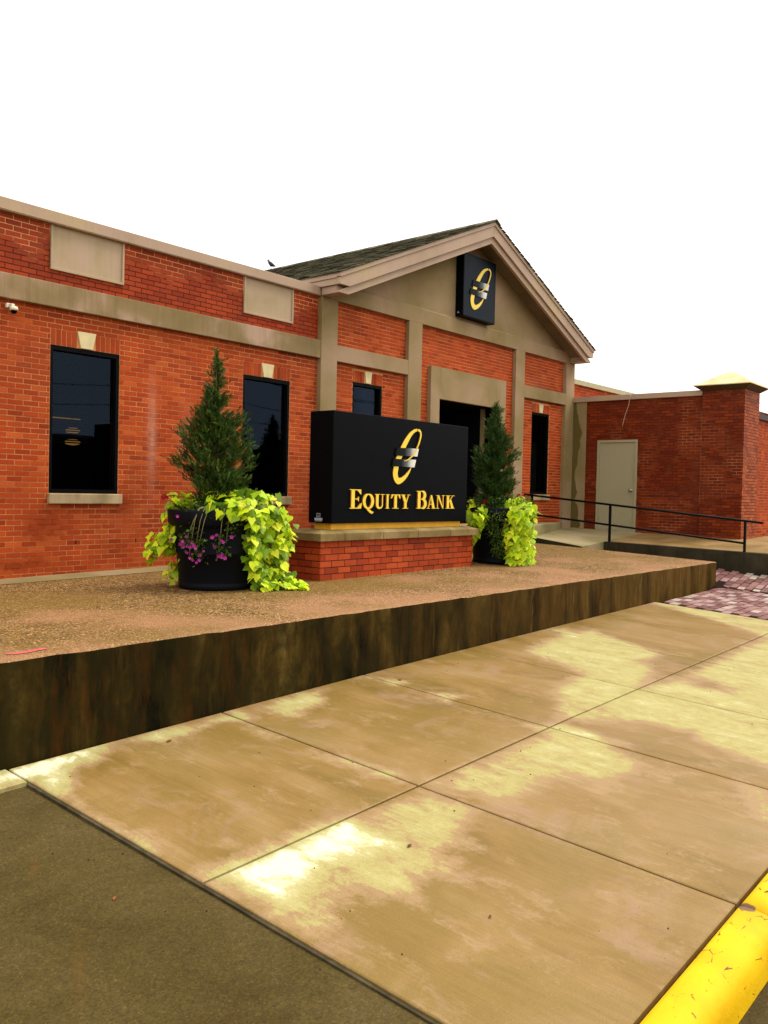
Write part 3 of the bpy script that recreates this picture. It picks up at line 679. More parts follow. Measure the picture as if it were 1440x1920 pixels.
for a, b_ in ((PIL[0][1], PIL[1][0]), (PIL[2][1], PIL[3][0])):
    p = MB(); p.box(a, b_, TY+.002, .02, 2.355, 2.633); p.obj('cross_band', m_stucco, pav_, bevel=.006)
p = MB(); p.box(13.56, DO[0], TY+.004, .2, -.53, 2.63); p.box(DO[1], 16.33, TY+.004, .2, -.53, 2.63); p.box(DO[0], DO[1], TY+.004, .2, DO[3], 2.63)
p.obj('portal', m_stucco, pav_, bevel=.004)
# doorway: stucco jambs, vestibule coloured near-black for its shade, aluminium door leaves at the back
for a, b_ in ((DO[0]-.2, DO[0]), (DO[1], DO[1]+.2)):
    p = MB(); p.box(a, b_, .2, .32, -.53, 2.2); p.obj('vestibule_jamb', m_stucco, pav_)
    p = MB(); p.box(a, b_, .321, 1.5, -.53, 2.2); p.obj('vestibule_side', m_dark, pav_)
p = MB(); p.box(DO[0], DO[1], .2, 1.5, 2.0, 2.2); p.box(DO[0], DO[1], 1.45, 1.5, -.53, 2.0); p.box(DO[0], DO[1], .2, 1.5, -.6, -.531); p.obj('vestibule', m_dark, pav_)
for k in range(2):
    x0 = DO[0]+.05+k*1.0; d_ = MB()
    for bx in ((x0, x0+.06, -.5, 1.95), (x0+.9, x0+.96, -.5, 1.95), (x0+.06, x0+.9, 1.85, 1.95), (x0+.06, x0+.9, -.5, -.35)): d_.box(bx[0], bx[1], 1.36, 1.42, bx[2], bx[3])
    do = d_.obj('entrance_door', m_frame, pav_); g = MB(); g.box(x0+.06, x0+.9, 1.38, 1.39, -.35, 1.85); g.obj('door_pane', m_glass, do)
# frieze and tympanum
SL = .432; HS = 4.585; ZT = 5.70
def zr(dx, ztop): return ztop - SL*abs(dx)
p = MB(); p.box(PIL[0][0], PIL[3][1], TY, .15, 3.391, 3.665); p.prism([(TY, 3.665), (-.05, 3.705), (.15, 3.705), (.15, 3.665)], 'x', PIL[0][0], PIL[3][1]); p.obj('frieze', m_stucco, pav_)
p = MB(); p.prism([(PIL[0][0], 3.70), (PIL[3][1], 3.70), (CX+(5.42-3.70)/SL, 3.70), (CX, 5.42), (CX-(5.42-3.70)/SL, 3.70)], 'y', -.045, .2) if False else p.prism([(PIL[0][0], 3.70), (PIL[3][1], 3.70), (CX, 5.60)], 'y', -.046, .2)
p.obj('tympanum', m_stucco, pav_)
# rake boards
def rake(name, y0, y1, zt, zb, half, zclip, mat):
    """zt/zb: top and bottom height at the ridge, plumb cut at half, level cut at zclip"""
    for s in (-1, 1):
        dxc = (zb-zclip)/SL
        poly = [(CX, zt), (CX+s*half, zt-SL*half), (CX+s*half, zclip), (CX+s*min(dxc, half), zclip), (CX, zb)]
        p = MB(); p.prism(poly, 'y', y0, y1); p.obj(name, mat, pav_, bevel=.004)
rake('rake_trim', -.575, -.50, 5.715, 5.63, HS+.02, 3.655, m_metal)
rake('fascia', -.552, -.47, 5.629, 5.41, HS, 3.537, m_metal)
rake('frieze_board', -.505, -.44, 5.409, 5.275, HS-.04, 3.41, m_metal)
for s in (-1, 1):
    e = CX+s*HS
    p = MB(); x0, x1 = sorted((e, e-s*.08)); p.box(x0, x1, -.469, 14, 3.537, 3.64); p.obj('eave_fascia', m_metal, pav_)
    x0, x1 = sorted((e+s*.02, e-s*.06)); p = MB(); p.box(x0, x1, -.499, 14, 3.642, 3.72); p.obj('eave_trim', m_metal, pav_)
    x0, x1 = sorted((CX+s*(HS-.04), CX+s*(HS-.30))); p = MB(); p.box(x0, x1, -.438, -.095, 3.41, 3.535); p.obj('cornice_return', m_metal, pav_, bevel=.004)
    x0, x1 = sorted((CX+s*(HS-.30), CX+s*(HS-.52))); 
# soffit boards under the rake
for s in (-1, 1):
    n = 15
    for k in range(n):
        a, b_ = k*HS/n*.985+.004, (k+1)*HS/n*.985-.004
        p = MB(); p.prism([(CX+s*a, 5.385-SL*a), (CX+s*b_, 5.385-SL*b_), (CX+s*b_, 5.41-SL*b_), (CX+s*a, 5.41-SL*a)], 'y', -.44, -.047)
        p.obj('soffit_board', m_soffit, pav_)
# roof: deck plus overlapping shingles
YB = 13.5
dk = MB()
for s in (-1, 1): dk.prism([(CX, 5.70), (CX+s*(HS+.03), 5.70-SL*(HS+.03)), (CX+s*(HS+.03), 5.715-SL*(HS+.03)), (CX, 5.715)], 'y', -.58, YB)
dk.prism([(CX-HS+.3, 3.6), (CX+HS-.3, 3.6), (CX, 5.55)], 'y', YB-.3, YB-.1)
roof = dk.obj('roof', m_shingle, pav_)
th = math.atan(SL); cosT, sinT = math.cos(th), math.sin(th)
sm = MB(); sm.box(0, 1, 0, 1, 0, 1); sm_me = sm.mesh('shingle', m_shingle)
tabs = []
for s in (-1, 1):
    rows = 37; ex = (HS+.05)/cosT/rows
    for rw in range(rows):
        dist = (HS+.05)/cosT-(rw+1)*ex                                  # slope distance of the course's upper line from the ridge
        y = -.605; 
        if rw % 2: y -= .0
        off = R.uniform(0, .2); first = True
        while y < YB:
            wd = R.uniform(.17, .34) - (off if first else 0); first = False
            tabs.append((s, dist, y, min(wd, YB-y), ex*R.choice((1., 1., .93, .86)), R.choice((.006, .011, .014)))); y += wd
rest = MB(); near = []
def tabpt(s, d, y, h): return (CX+s*(d*cosT+h*sinT*1.), y, 5.715-d*sinT+h*cosT)
for t in tabs:
    near.append(((0 if t[0] < 0 else 1, -t[1]*.0 + (Vector(tabpt(t[0], t[1], t[2], 0))-CAM).length), t))
near.sort(key=lambda q: q[0])
for i, (_, (s, d, y, wd, ex, tk)) in enumerate(near):
    if i < 300:
        # local x down the slope, y along the eave, z up
        o = bpy.data.objects.new('shingle', sm_me); COL.objects.link(o)
        ax = Vector((s*cosT, 0, -sinT)); az = Vector((s*sinT, 0, cosT)); ay = az.cross(ax)
        tilt = math.atan(tk/ex); ax2 = ax*math.cos(tilt)+az*math.sin(tilt); az2 = az*math.cos(tilt)-ax*math.sin(tilt)
        base = Vector((CX, y+(0 if ay.y > 0 else wd), 5.715)) + ax*d
        M4 = Matrix((( ax2.x*ex, ay.x*(wd-.004), az2.x*.012, base.x), (ax2.y*ex, ay.y*(wd-.004), az2.y*.012, base.y), (ax2.z*ex, ay.z*(wd-.004), az2.z*.012, base.z), (0, 0, 0, 1)))
        loc, rot, scl = M4.decompose(); o.rotation_mode = 'QUATERNION'; o.location = loc; o.rotation_quaternion = rot; o.scale = scl; parent_to(o, roof)
    else:
        vs = [tabpt(s, d, y, .004), tabpt(s, d+ex, y, .006+tk), tabpt(s, d+ex, y+wd-.004, .006+tk), tabpt(s, d, y+wd-.004, .004), tabpt(s, d+ex, y, 0), tabpt(s, d+ex, y+wd-.004, 0)]
        rest.add(vs, [(0, 1, 2, 3), (1, 4, 5, 2), (0, 4, 1), (3, 2, 5)], 0, R.random())
rest.obj('shingles', m_shingle, roof, fix=False)['kind'] = 'stuff'
rc = MB(); y = -.62
while y < YB: rc.prism([(CX-.15, 5.72-.065), (CX, 5.737), (CX+.15, 5.72-.065), (CX+.14, 5.74-.062), (CX, 5.757), (CX-.14, 5.74-.062)], 'y', y, y+.22, 0, R.random()); y += .225
rc.obj('ridge_caps', m_shingle, roof)['kind'] = 'stuff'

# bird on the ridge
bd = MB(); YBi = 6.2; zb = 5.775
def lathe_along(mb, pts, n=10):
    rings = []
    for (p, r_) in pts:
        p = Vector(p); rings.append([p + Vector((math.cos(2*math.pi*k/n)*r_, 0, math.sin(2*math.pi*k/n)*r_)) for k in range(n)])
    vs = [q for g in rings for q in g]; mb.add(vs, [(i*n+k, i*n+(k+1) % n, (i+1)*n+(k+1) % n, (i+1)*n+k) for i in range(len(pts)-1) for k in range(n)]+[tuple(range(n)), tuple((len(pts)-1)*n+k for k in range(n))])
lathe_along(bd, [((CX, YBi-.19, zb+.02), .008), ((CX, YBi-.14, zb+.04), .022), ((CX, YBi-.07, zb+.07), .048), ((CX, YBi, zb+.105), .062), ((CX, YBi+.05, zb+.14), .052), ((CX, YBi+.075, zb+.18), .034), ((CX, YBi+.09, zb+.205), .036), ((CX, YBi+.115, zb+.21), .024), ((CX, YBi+.13, zb+.208), .008), ((CX, YBi+.155, zb+.204), .003)])
bo = bd.obj('bird', m_bird, None, True); tag(bo, 'dark bird perched at the far end of the shingled roof ridge', 'bird')
mb = MB()
for s in (-.02, .02): mb.tube([(CX+s, YBi, zb-.03), (CX+s, YBi+.005, zb+.06)], .005, 5)
mb.obj('legs', m_bird, bo)

# ---- rear wing beyond the gable, service wing with its door, pier, street wall
rear = empty('rear_wing', (23, 0, 2), 'strip of red brick wall with pale green coping seen beyond the gable', 'building')
mb = MB(); mb.box(19.52, 30, .0072, .3, 2.2, 2.95); mb.obj('wall', m_mort, rear)
place_bricks([(lay(19.54, 27, 2.35, 2.95, [], z0=.03), faceY(0.), m_brick)], rear)
mb = MB(); mb.box(19.515, 30, -.05, .35, 2.935, 3.065); mb.obj('coping', plain('green_metal', (.42, .38, .2), .5, .4), rear, bevel=.005)

XW = 19.5
serv = empty('service_wing', (XW, -2, -.7), 'low wet brick side wing with grey green door and tan stucco strip', 'building')
DR = (.78, 1.775, -.72, 1.475)     # door: -y range, z range
mb = MB()
for (a, b_, c_, d_) in ((.095, DR[0], -1.3, 2.47), (DR[1], 3.31, -1.3, 2.47), (DR[0], DR[1], DR[3], 2.47), (DR[0], DR[1], -1.3, DR[2])): mb.box(XW+.007, XW+.2, -b_, -a, c_, d_)
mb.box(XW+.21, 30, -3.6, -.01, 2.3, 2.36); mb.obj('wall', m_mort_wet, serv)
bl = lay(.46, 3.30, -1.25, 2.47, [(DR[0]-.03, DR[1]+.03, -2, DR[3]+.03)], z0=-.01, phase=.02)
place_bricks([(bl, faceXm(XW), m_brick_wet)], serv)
mb = MB(); mb.box(XW-.012, XW+.1, -.45, -.092, -1.2, 2.465); mb.obj('stucco_strip', m_stucco_wet, serv, bevel=.004)
mb = MB(); mb.box(XW-.05, XW+.3, -3.305, -.092, 2.452, 2.575); mb.obj('coping', m_metal, serv, bevel=.005)
mb = MB(); mb.box(XW+.02, XW+.07, -DR[1]+.04, -DR[0]-.04, DR[2]+.01, DR[3]-.04); dob = mb.obj('door', m_door, serv, bevel=.004)
mb = MB(); mb.box(XW-.008, XW+.1, -DR[0]-.04, -DR[0]+.02, DR[2], DR[3]+.02); mb.box(XW-.008, XW+.1, -DR[1]-.02, -DR[1]+.04, DR[2], DR[3]+.02); mb.box(XW-.007, XW+.1, -DR[1]+.04, -DR[0]-.04, DR[3]-.038, DR[3]+.02); mb.obj('door_frame', m_door, serv)
mb = MB(); n = 14; ky, kz = -DR[1]+.12, .36-.72+.55
kz = .28
for rr, x0, x1 in ((.038, XW+.012, XW+.02), (.016, XW-.03, XW+.012), (.034, XW-.065, XW-.03)):
    mb.tube([(x0, ky, kz), (x1, ky, kz)], rr, n)
mb.obj('knob', m_steel, dob, True)
for z in (-.45, .35, 1.2):
    mb = MB(); mb.tube([(XW+.012, -DR[0]-.045, z), (XW+.012, -DR[0]-.045, z+.1)], .009, 6); mb.obj('hinge', m_steel, dob)
mb = MB(); mb.box(XW-.02, XW+.1, -DR[1], -DR[0], DR[2]-.02, DR[2]+.008); mb.obj('threshold', m_steel, serv)
pts = [(XW-.06, -1.62, 2.585), (XW-.07, -1.60, 2.50), (XW-.035, -1.55, 2.3), (XW-.02, -1.47, 2.1), (XW-.02, -1.42, 1.9), (XW-.02, -1.40, 1.82)]
mb = MB(); mb.tube(pts, .006, 6); tag(mb.obj('cable', m_cable, None, True), 'thin pale cable hanging from the coping above the grey door', 'cable')

pier = empty('brick_pier', (19.97, -3.78, -.75), 'square dark brick pier with pale yellow pyramid cap', 'pier')
PX0, PX1, PY0, PY1, PZ = 19.44, 20.49, -4.245, -3.31, 2.545
mb = MB(); mb.box(PX0+.007, PX1-.007, PY0+.007, PY1, -1.3, PZ); mb.obj('core', m_mort_wet, pier)
pf = plain('x', (1, 1, 1)); bpy.data.materials.remove(pf)
m_brick_pier = brick_mat('brick_pier_lit_front', [(0., (.22, .040, .009)), (.5, (.34, .066, .014)), (1., (.42, .10, .026))], .1)  # paler than the wet left face: fall of light put into the brick colour
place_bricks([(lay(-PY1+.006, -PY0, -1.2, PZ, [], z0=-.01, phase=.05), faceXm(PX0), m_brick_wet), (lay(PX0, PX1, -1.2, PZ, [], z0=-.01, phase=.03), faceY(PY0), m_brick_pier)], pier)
o_ = .15; zc0, zc1 = PZ+.003, 2.66
def ring4(x0, x1, y0, y1, z): return [(x0, y0, z), (x1, y0, z), (x1, y1, z), (x0, y1, z)]
mb = MB(); vs = ring4(PX0-.005, PX1+.005, PY0-.005, PY1+.005, zc0)+ring4(PX0-o_, PX1+o_, PY0-o_, PY1+o_, zc1-.012)
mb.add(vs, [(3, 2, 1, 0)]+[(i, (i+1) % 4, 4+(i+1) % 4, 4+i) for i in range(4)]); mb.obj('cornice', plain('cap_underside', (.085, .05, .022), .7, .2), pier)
mb = MB(); vs = ring4(PX0-o_-.01, PX1+o_+.01, PY0-o_-.01, PY1+o_+.01, zc1-.010)+ring4(PX0-o_-.01, PX1+o_+.01, PY0-o_-.01, PY1+o_+.01, zc1+.008)+ring4(19.90, 20.04, -3.84, -3.70, 3.0)
mb.add(vs, [(3, 2, 1, 0), (8, 9, 10, 11)]+[(i, (i+1) % 4, 4+(i+1) % 4, 4+i) for i in range(4)]+[(4+i, 4+(i+1) % 4, 8+(i+1) % 4, 8+i) for i in range(4)]); mb.obj('pier_cap', m_piercap, pier)

fw_ = empty('street_wall', (22, -4, -.7), 'red brick wall with dark coping continuing right of the pier', 'wall')
mb = MB(); mb.box(PX1+.002, 30, -4.0, -3.8, -1.2, 2.02); mb.obj('wall', m_mort, fw_)
place_bricks([(lay(PX1+.01, 27, -1.1, 2.02, [], z0=0.), faceY(-4.007), m_brick)], fw_)
mb = MB(); mb.box(PX1+.004, 30, -4.06, -3.75, 2.022, 2.15); mb.obj('coping', plain('dark_coping', (.05, .016, .012), .6, .3), fw_, bevel=.006)

# camera under the band
scam = empty('security_camera', (5.08, -.02, 2.27), 'small white dome security camera on the brick under the tan band', 'camera')
mb = MB(); mb.box(5.03, 5.09, -.055, -.003, 2.245, 2.305); mb.box(5.055, 5.10, -.125, -.055, 2.255, 2.292); mb.obj('bracket', m_white, scam, bevel=.009)
mb = MB(); n = 18; cx, cy = 5.095, -.108
prof = [(.02, 2.262), (.042, 2.258), (.049, 2.24), (.049, 2.215), (.038, 2.212)]
vs = [(cx+r_*math.cos(2*math.pi*k/n), cy+r_*math.sin(2*math.pi*k/n), z) for r_, z in prof for k in range(n)]
mb.add(vs, [(i*n+k, i*n+(k+1) % n, (i+1)*n+(k+1) % n, (i+1)*n+k) for i in range(4) for k in range(n)]+[tuple(range(n))]); mb.obj('housing', m_white, scam, True)
mb = MB(); prof = [(.038, 2.213), (.034, 2.192), (.023, 2.178), (.006, 2.172)]
vs = [(cx+r_*math.cos(2*math.pi*k/n), cy+r_*math.sin(2*math.pi*k/n), z) for r_, z in prof for k in range(n)]
mb.add(vs, [(i*n+k, i*n+(k+1) % n, (i+1)*n+(k+1) % n, (i+1)*n+k) for i in range(3) for k in range(n)]+[tuple(range(3*n, 4*n))]); mb.obj('dome', m_black, scam, True)

# handrail on the ramp
rail = empty('handrail', (17.4, -3, -.9), 'black pipe handrail sloping down along the concrete ramp', 'handrail')
RX = 17.38
def ztop(y): return .125+.0855*(y+.05)
mb = MB(); mb.tube([(RX, .0, ztop(0.)), (RX, -5.30, ztop(-5.30))], .024, 10); mb.obj('top_rail', m_rail, rail, True)
mb = MB(); mb.tube([(RX, .0, ztop(0.)-.44), (RX, -4.96, ztop(-4.96)-.44)], .022, 10); mb.obj('middle_rail', m_rail, rail, True)
for y in (-.2, -2.14, -4.97):
    zb_ = zramp(17.3, y)+.01 if y < -2 else zland(17.38, y); mb = MB(); mb.box(RX-.022, RX+.022, y-.022, y+.022, zb_, ztop(y)-.012); mb.obj('post', m_rail, rail)

# ------------------------------------------------------------------ monument sign
sign = empty('monument_sign', (9.5, -2.45, -1.05), 'black bank sign box with gold lettering on a low brick base', 'sign')
SB = (7.81, 11.24, -2.73, -2.15); CB = .0847
mb = MB(); mb.box(SB[0]+.008, SB[1]-.008, SB[2]+.008, SB[3]-.008, -1.2, -.537); mb.obj('base_core', m_mort_base, sign)
place_bricks([(lay(SB[0], SB[1], -1.13, -.538, [], .245, CB, -.538-7*CB, .06), faceY(SB[2]), m_brick_base),
              (lay(-SB[3], -SB[2], -1.13, -.538, [], .245, CB, -.538-7*CB, .0), faceXm(SB[0]), m_brick_base),
              (lay(SB[2], SB[3], -1.13, -.538, [], .245, CB, -.538-7*CB, .0), faceXp(SB[1]), m_brick_base)], sign)
capx = [7.745, 8.20, 8.98, 9.76, 10.55, 11.305]
for k, (a, b_) in enumerate(zip(capx, capx[1:])):
    y0, y1 = -2.795, -2.085; g_ = .004
    a2, b2 = a+(g_ if k else 0), b_-(g_ if k < 4 else 0)
    mb = MB(); yi0, yi1 = y0+.13, y1-.13; ia = a+.13 if k == 0 else a2; ib = b_-.13 if k == 4 else b2
    vs = ring4(a2, b2, y0, y1, -.535)+ring4(a2, b2, y0, y1, -.437)+ring4(ia, ib, yi0, yi1, -.395)
    mb.add(vs, [(3, 2, 1, 0), (8, 9, 10, 11)]+[(i, (i+1) % 4, 4+(i+1) % 4, 4+i) for i in range(4)]+[(4+i, 4+(i+1) % 4, 8+(i+1) % 4, 8+i) for i in range(4)])
    mb.obj('capstone', m_cap, sign, bevel=.004)
mb = MB(); mb.box(8.075, 10.985, -2.655, -2.365, -.41, -.314); mb.obj('plinth', m_goldtrim, sign, bevel=.004)
CBX = (8.015, 11.062, -2.72, -2.30, -.313, 1.148)
mb = MB(); mb.box(*CBX); cab = mb.obj('cabinet', m_black, sign, bevel=.008)

# lettering, made of raised strokes
def rect(x0, y0, x1, y1): return [(x0, y0), (x1, y0), (x1, y1), (x0, y1)]
def ribbon(pts):
    """closed outline of a stroke through (x,y,width)"""
    L, Rr = [], []
    for i, (x, y, wd) in enumerate(pts):
        a, b_ = pts[max(i-1, 0)], pts[min(i+1, len(pts)-1)]; tx, ty = b_[0]-a[0], b_[1]-a[1]; l_ = math.hypot(tx, ty) or 1
        nx, ny = -ty/l_, tx/l_; L.append((x+nx*wd/2, y+ny*wd/2)); Rr.append((x-nx*wd/2, y-ny*wd/2))
    return L, Rr
def arc(cx, cy, rx, ry, a0, a1, wf, n=26):
    return [(cx+rx*math.cos(math.radians(lerp(a0, a1, i/n))), cy+ry*math.sin(math.radians(lerp(a0, a1, i/n))), wf(math.radians(lerp(a0, a1, i/n)))) for i in range(n+1)]
def add_stroke(mb, poly, X, Z, yf, yb):
    n = len(poly); P = [(X(p), Z(p)) for p in poly]
    mb.add([(x, yf, z) for x, z in P], [tuple(range(n))], 0)
    mb.add([(x, yf, z) for x, z in P]+[(x, yb, z) for x, z in P], [(i, (i+1) % n, n+(i+1) % n, n+i) for i in range(n)], 1)
def add_ribbon(mb, pts, X, Z, yf, yb):
    L, Rr = ribbon(pts); n = len(L); P = [(X(p), Z(p)) for p in L+Rr]
    mb.add([(x, yf, z) for x, z in P], [(i, i+1, n+i+1, n+i) for i in range(n-1)], 0)
    mb.add([(x, yf, z) for x, z in P]+[(x, yb, z) for x, z in P], [(i, i+1, 2*n+i+1, 2*n+i) for i in range(n-1)]+[(n+i, n+i+1, 3*n+i+1, 3*n+i) for i in range(n-1)]+[(0, n, 3*n, 2*n), (n-1, 2*n-1, 4*n-1, 3*n-1)], 1)
S_ = .035
G = {
 'E': dict(p=[rect(.13, 0, .41, 1), rect(0, 0, .52, S_), rect(0, 1-S_, .52, 1), rect(.4, 1-S_*1.3, .92, 1), [(.60, 1-S_), (.90, .74), (.95, .74), (.92, 1)], rect(.4, .48, .70, .52), [(.70, .40), (.74, .37), (.74, .63), (.70, .60), (.6, .5)], rect(.4, 0, .94, S_*1.3), [(.60, S_), (.94, 0), (1., .29), (.95, .29)]]),
 'Q': dict(p=[[(.34, -.05), (.52, .02), (.80, -.16), (1.02, -.24), (.86, -.36), (.62, -.27)]], r=[arc(.5, .5, .40, .475, 90, 450, lambda a: .05+.21*abs(math.cos(a)))]),
 'U': dict(p=[rect(.11, .27, .37, 1), rect(0, 1-S_*1.2, .48, 1), rect(.74, .27, .83, 1), rect(.58, 1-S_*1.2, 1., 1)], r=[arc(.51, .28, .275, .245, 180, 360, lambda a: .09+.16*max(0, -math.cos(a)))]),
 'I': dict(p=[rect(.24, 0, .76, 1), rect(0, 0, 1, S_*1.2), rect(0, 1-S_*1.2, 1, 1)]),
 'T': dict(p=[rect(.36, 0, .64, 1), rect(.18, 0, .82, S_*1.2), rect(.03, 1-S_*1.5, .97, 1), [(.03, 1), (0., .70), (.05, .70), (.24, .95)], [(.97, 1), (1., .70), (.95, .70), (.76, .95)]]),
 'Y': dict(p=[[(.08, 1), (.37, 1), (.64, .45), (.37, .45)], [(.80, 1), (.88, 1), (.63, .42), (.55, .48)], rect(.37, 0, .63, .46), rect(0, 1-S_*1.2, .46, 1), rect(.66, 1-S_*1.2, 1, 1), rect(.2, 0, .8, S_*1.2)]),
 'B': dict(p=[rect(.12, 0, .39, 1), rect(0, 0, .5, S_), rect(0, 1-S_, .5, 1), rect(.38, .505, .55, .545)], r=[[(.38, .98, .04)]+arc(.5, .755, .30, .225, 90, -90, lambda a: .045+.22*max(0, math.cos(a)))+[(.38, .53, .04)], [(.38, .53, .04)]+arc(.52, .275, .34, .255, 90, -90, lambda a: .045+.23*max(0, math.cos(a)))+[(.38, .02, .04)]]),
 'A': dict(p=[[(.12, 0), (.20, 0), (.53, 1), (.45, 1)], [(.42, 1), (.58, 1), (.93, 0), (.63, 0)], rect(.26, .30, .68, .345), rect(0, 0, .32, S_*1.2), rect(.54, 0, 1, S_*1.2)]),
 'N': dict(p=[rect(.14, 0, .21, 1), [(.08, 1), (.34, 1), (.88, 0), (.80, -.02)], rect(.80, 0, .87, 1), rect(0, 0, .36, S_*1.2), rect(0, 1-S_*1.2, .3, 1), rect(.66, 1-S_*1.2, 1, 1)]),
 'K': dict(p=[rect(.12, 0, .39, 1), [(.36, .42), (.36, .52), (.78, 1), (.86, 1)], [(.46, .56), (.62, .70), (.96, 0), (.66, 0)], rect(0, 0, .5, S_*1.2), rect(0, 1-S_*1.2, .5, 1), rect(.64, 1-S_*1.2, 1, 1), rect(.55, 0, 1.02, S_*1.2)]),
}
GX = [('E', 8.335, 8.572, .255), ('Q', 8.60, 8.818, .198), ('U', 8.845, 9.045, .198), ('I', 9.072, 9.152, .198), ('T', 9.187, 9.39, .198), ('Y', 9.405, 9.612, .198), ('B', 9.764, 10.006, .255), ('A', 10.013, 10.223, .198), ('N', 10.241, 10.446, .198), ('K', 10.482, 10.70, .198)]
ZB = -.119; YF = CBX[2]
for ch_, x0, x1, h in GX:
    mb = MB(); k = 0
    X = lambda p, a=x0, b_=x1: a+(b_-a)*p[0]
    Z = lambda p, h=h: ZB+h*p[1]
    for poly in G[ch_]['p']: add_stroke(mb, poly, X, Z, YF-.020-k*.0005, YF+.002); k += 1
    for rb in G[ch_].get('r', []):
        # widths are given in units of the letter width
        wpts = [(x0+(x1-x0)*a, ZB+h*b_, c_*(x1-x0)) for a, b_, c_ in rb]
        add_ribbon(mb, wpts, lambda p: p[0], lambda p: p[1], YF-.020-k*.0005, YF+.002); k += 1
    mb.obj('letter', [m_gold, m_goldside], sign, fix=False)
RING = [[9.452,.552,.0064],[9.516,.566,.0125],[9.58,.596,.018],[9.648,.642,.022],[9.708,.701,.023],[9.757,.773,.026],[9.798,.852,.028],[9.821,.918,.030],[9.823,.965,.032],[9.796,1.001,.032],[9.744,1.009,.034],[9.679,.988,.043],[9.605,.939,.06],[9.533,.863,.076],[9.476,.792,.086],[9.422,.709,.094],[9.359,.609,.102],[9.316,.521,.101],[9.289,.44,.100],[9.278,.372,.102],[9.295,.31,.098],[9.344,.269,.092],[9.416,.282,.072],[9.488,.321,.058],[9.546,.368,.046],[9.593,.416,.029],[9.628,.464,.014],[9.646,.49,.004]]
def smooth_ring(pts, sub=4):
    out = []
    for i in range(len(pts)-1):
        p0, p1, p2, p3 = (np.array(pts[max(0, min(len(pts)-1, i+k))]) for k in (-1, 0, 1, 2))
        for s_ in range(sub):
            t = s_/sub; out.append(tuple(.5*((2*p1)+(-p0+p2)*t+(2*p0-5*p1+4*p2-p3)*t*t+(-p0+3*p1-3*p2+p3)*t**3)))
    return out+[tuple(pts[-1])]
BARS = [[[9.296, .734], [9.789, .742], [9.759, .63], [9.259, .623]], [[9.224, .576], [9.732, .582], [9.698, .472], [9.196, .473]]]
def emblem(parent, fx, fz, sc, yf, mg):
    pts = smooth_ring(RING)
    cut = 10*4          # the thin right-hand stroke runs over the bars, the thick left one behind them
    mb = MB(); add_ribbon(mb, [(fx(a), fz(b_), c_*sc) for a, b_, c_ in pts[cut-1:]], lambda p: p[0], lambda p: p[1], yf-.012, yf+.002)
    add_ribbon(mb, [(fx(a), fz(b_), c_*sc) for a, b_, c_ in pts[:cut]], lambda p: p[0], lambda p: p[1], yf-.026, yf-.0125)
    mb.obj('ring', mg, parent, fix=False)
    for bar in BARS:
        b2 = MB(); b2.prism([(fx(a), fz(b_)) for a, b_ in bar], 'y', yf-.019, yf+.002); b2.obj('bar', m_fade, parent)
emblem(sign, lambda x: x, lambda z: z, 1., YF, [m_gold, m_goldside])
# maker's plate on the left end of the cabinet
mb = MB(); XE = CBX[0]-.0025
def quadX(y0, y1, z0, z1): mb.box(XE-.0005, XE+.002, min(y0, y1), max(y0, y1), z0, z1)
for a in ((-2.452, -2.458, -.245, -.186), (-2.510, -2.516, -.245, -.186), (-2.458, -2.510, -.192, -.186), (-2.416, -2.556, -.28, -.248), (-2.43, -2.545, -.292, -.286)): quadX(*a)
mb.add([(XE, -2.466, -.24), (XE, -2.474, -.24), (XE, -2.486, -.212), (XE, -2.482, -.205)], [(0, 1, 2, 3)]); mb.add([(XE, -2.502, -.24), (XE, -2.494, -.24), (XE, -2.480, -.212), (XE, -2.484, -.205)], [(0, 1, 2, 3)])
mb.obj('maker_plate', m_decal, sign)

# ------------------------------------------------------------------ sign box in the gable
ws = empty('gable_sign', (CX, -.14, 4.3), 'black square sign box with gold and silver emblem high in the gable', 'sign')
mb = MB(); mb.box(14.372, 15.568, -.235, -.047, 3.735, 5.02); mb.obj('cabinet', m_black, ws, bevel=.006)
mb = MB(); mb.box(14.395, 15.545, -.238, -.234, 3.758, 4.997); mb.obj('face_panel', m_navy, ws)
emblem(ws, lambda x: 14.584+(x-9.196)*1.18, lambda z: 3.905+(z-.215)*1.175, 1.18, -.238, [m_gold, m_goldside])
mb = MB(); mb.add([(14.3705, -.123, 3.839), (14.3705, -.097, 3.797), (14.3705, -.152, 3.791)], [(0, 1, 2)]); mb.obj('maker_plate', m_decal, ws)

# ------------------------------------------------------------------ planters
def pot(cx, cy, z0, label):
    p = empty('planter_pot', (cx, cy, z0), label, 'planter', 'big black planters beside the sign')
    n = 48; mb = MB()
    prof = [(.0, .0), (.415, 0), (.43, .01), (.434, .06), (.425, .075), (.43, .09), (.46, .40), (.468, .405), (.472, .425), (.466, .44), (.495, .70), (.505, .72), (.545, .735), (.56, .75), (.568, .84), (.572, .885), (.565, .905), (.55, .912), (.53, .905), (.52, .86), (.50, .80)]
    vs = [(cx+r_*math.cos(2*math.pi*k/n), cy+r_*math.sin(2*math.pi*k/n), z0+z) for r_, z in prof for k in range(n)]
    mb.add(vs, [(i*n+k, i*n+(k+1) % n, (i+1)*n+(k+1) % n, (i+1)*n+k) for i in range(len(prof)-1) for k in range(n)])
    o = mb.obj('body', m_pot, p, True); 
    mb = MB(); vs = [(cx, cy, z0+.86)]+[(cx+.515*math.cos(2*math.pi*k/n), cy+.515*math.sin(2*math.pi*k/n), z0+.81) for k in range(n)]
    mb.add(vs, [(0, 1+k, 1+(k+1) % n) for k in range(n)]); mb.obj('soil', m_soil, p, True)
    return p
P1 = (6.45, -2.36, zterr(6.45, -2.36)); P2 = (12.10, -2.68, zterr(12.1, -2.68))
pot(*P1, 'black plastic planter left of the sign with lime vine and magenta flowers')
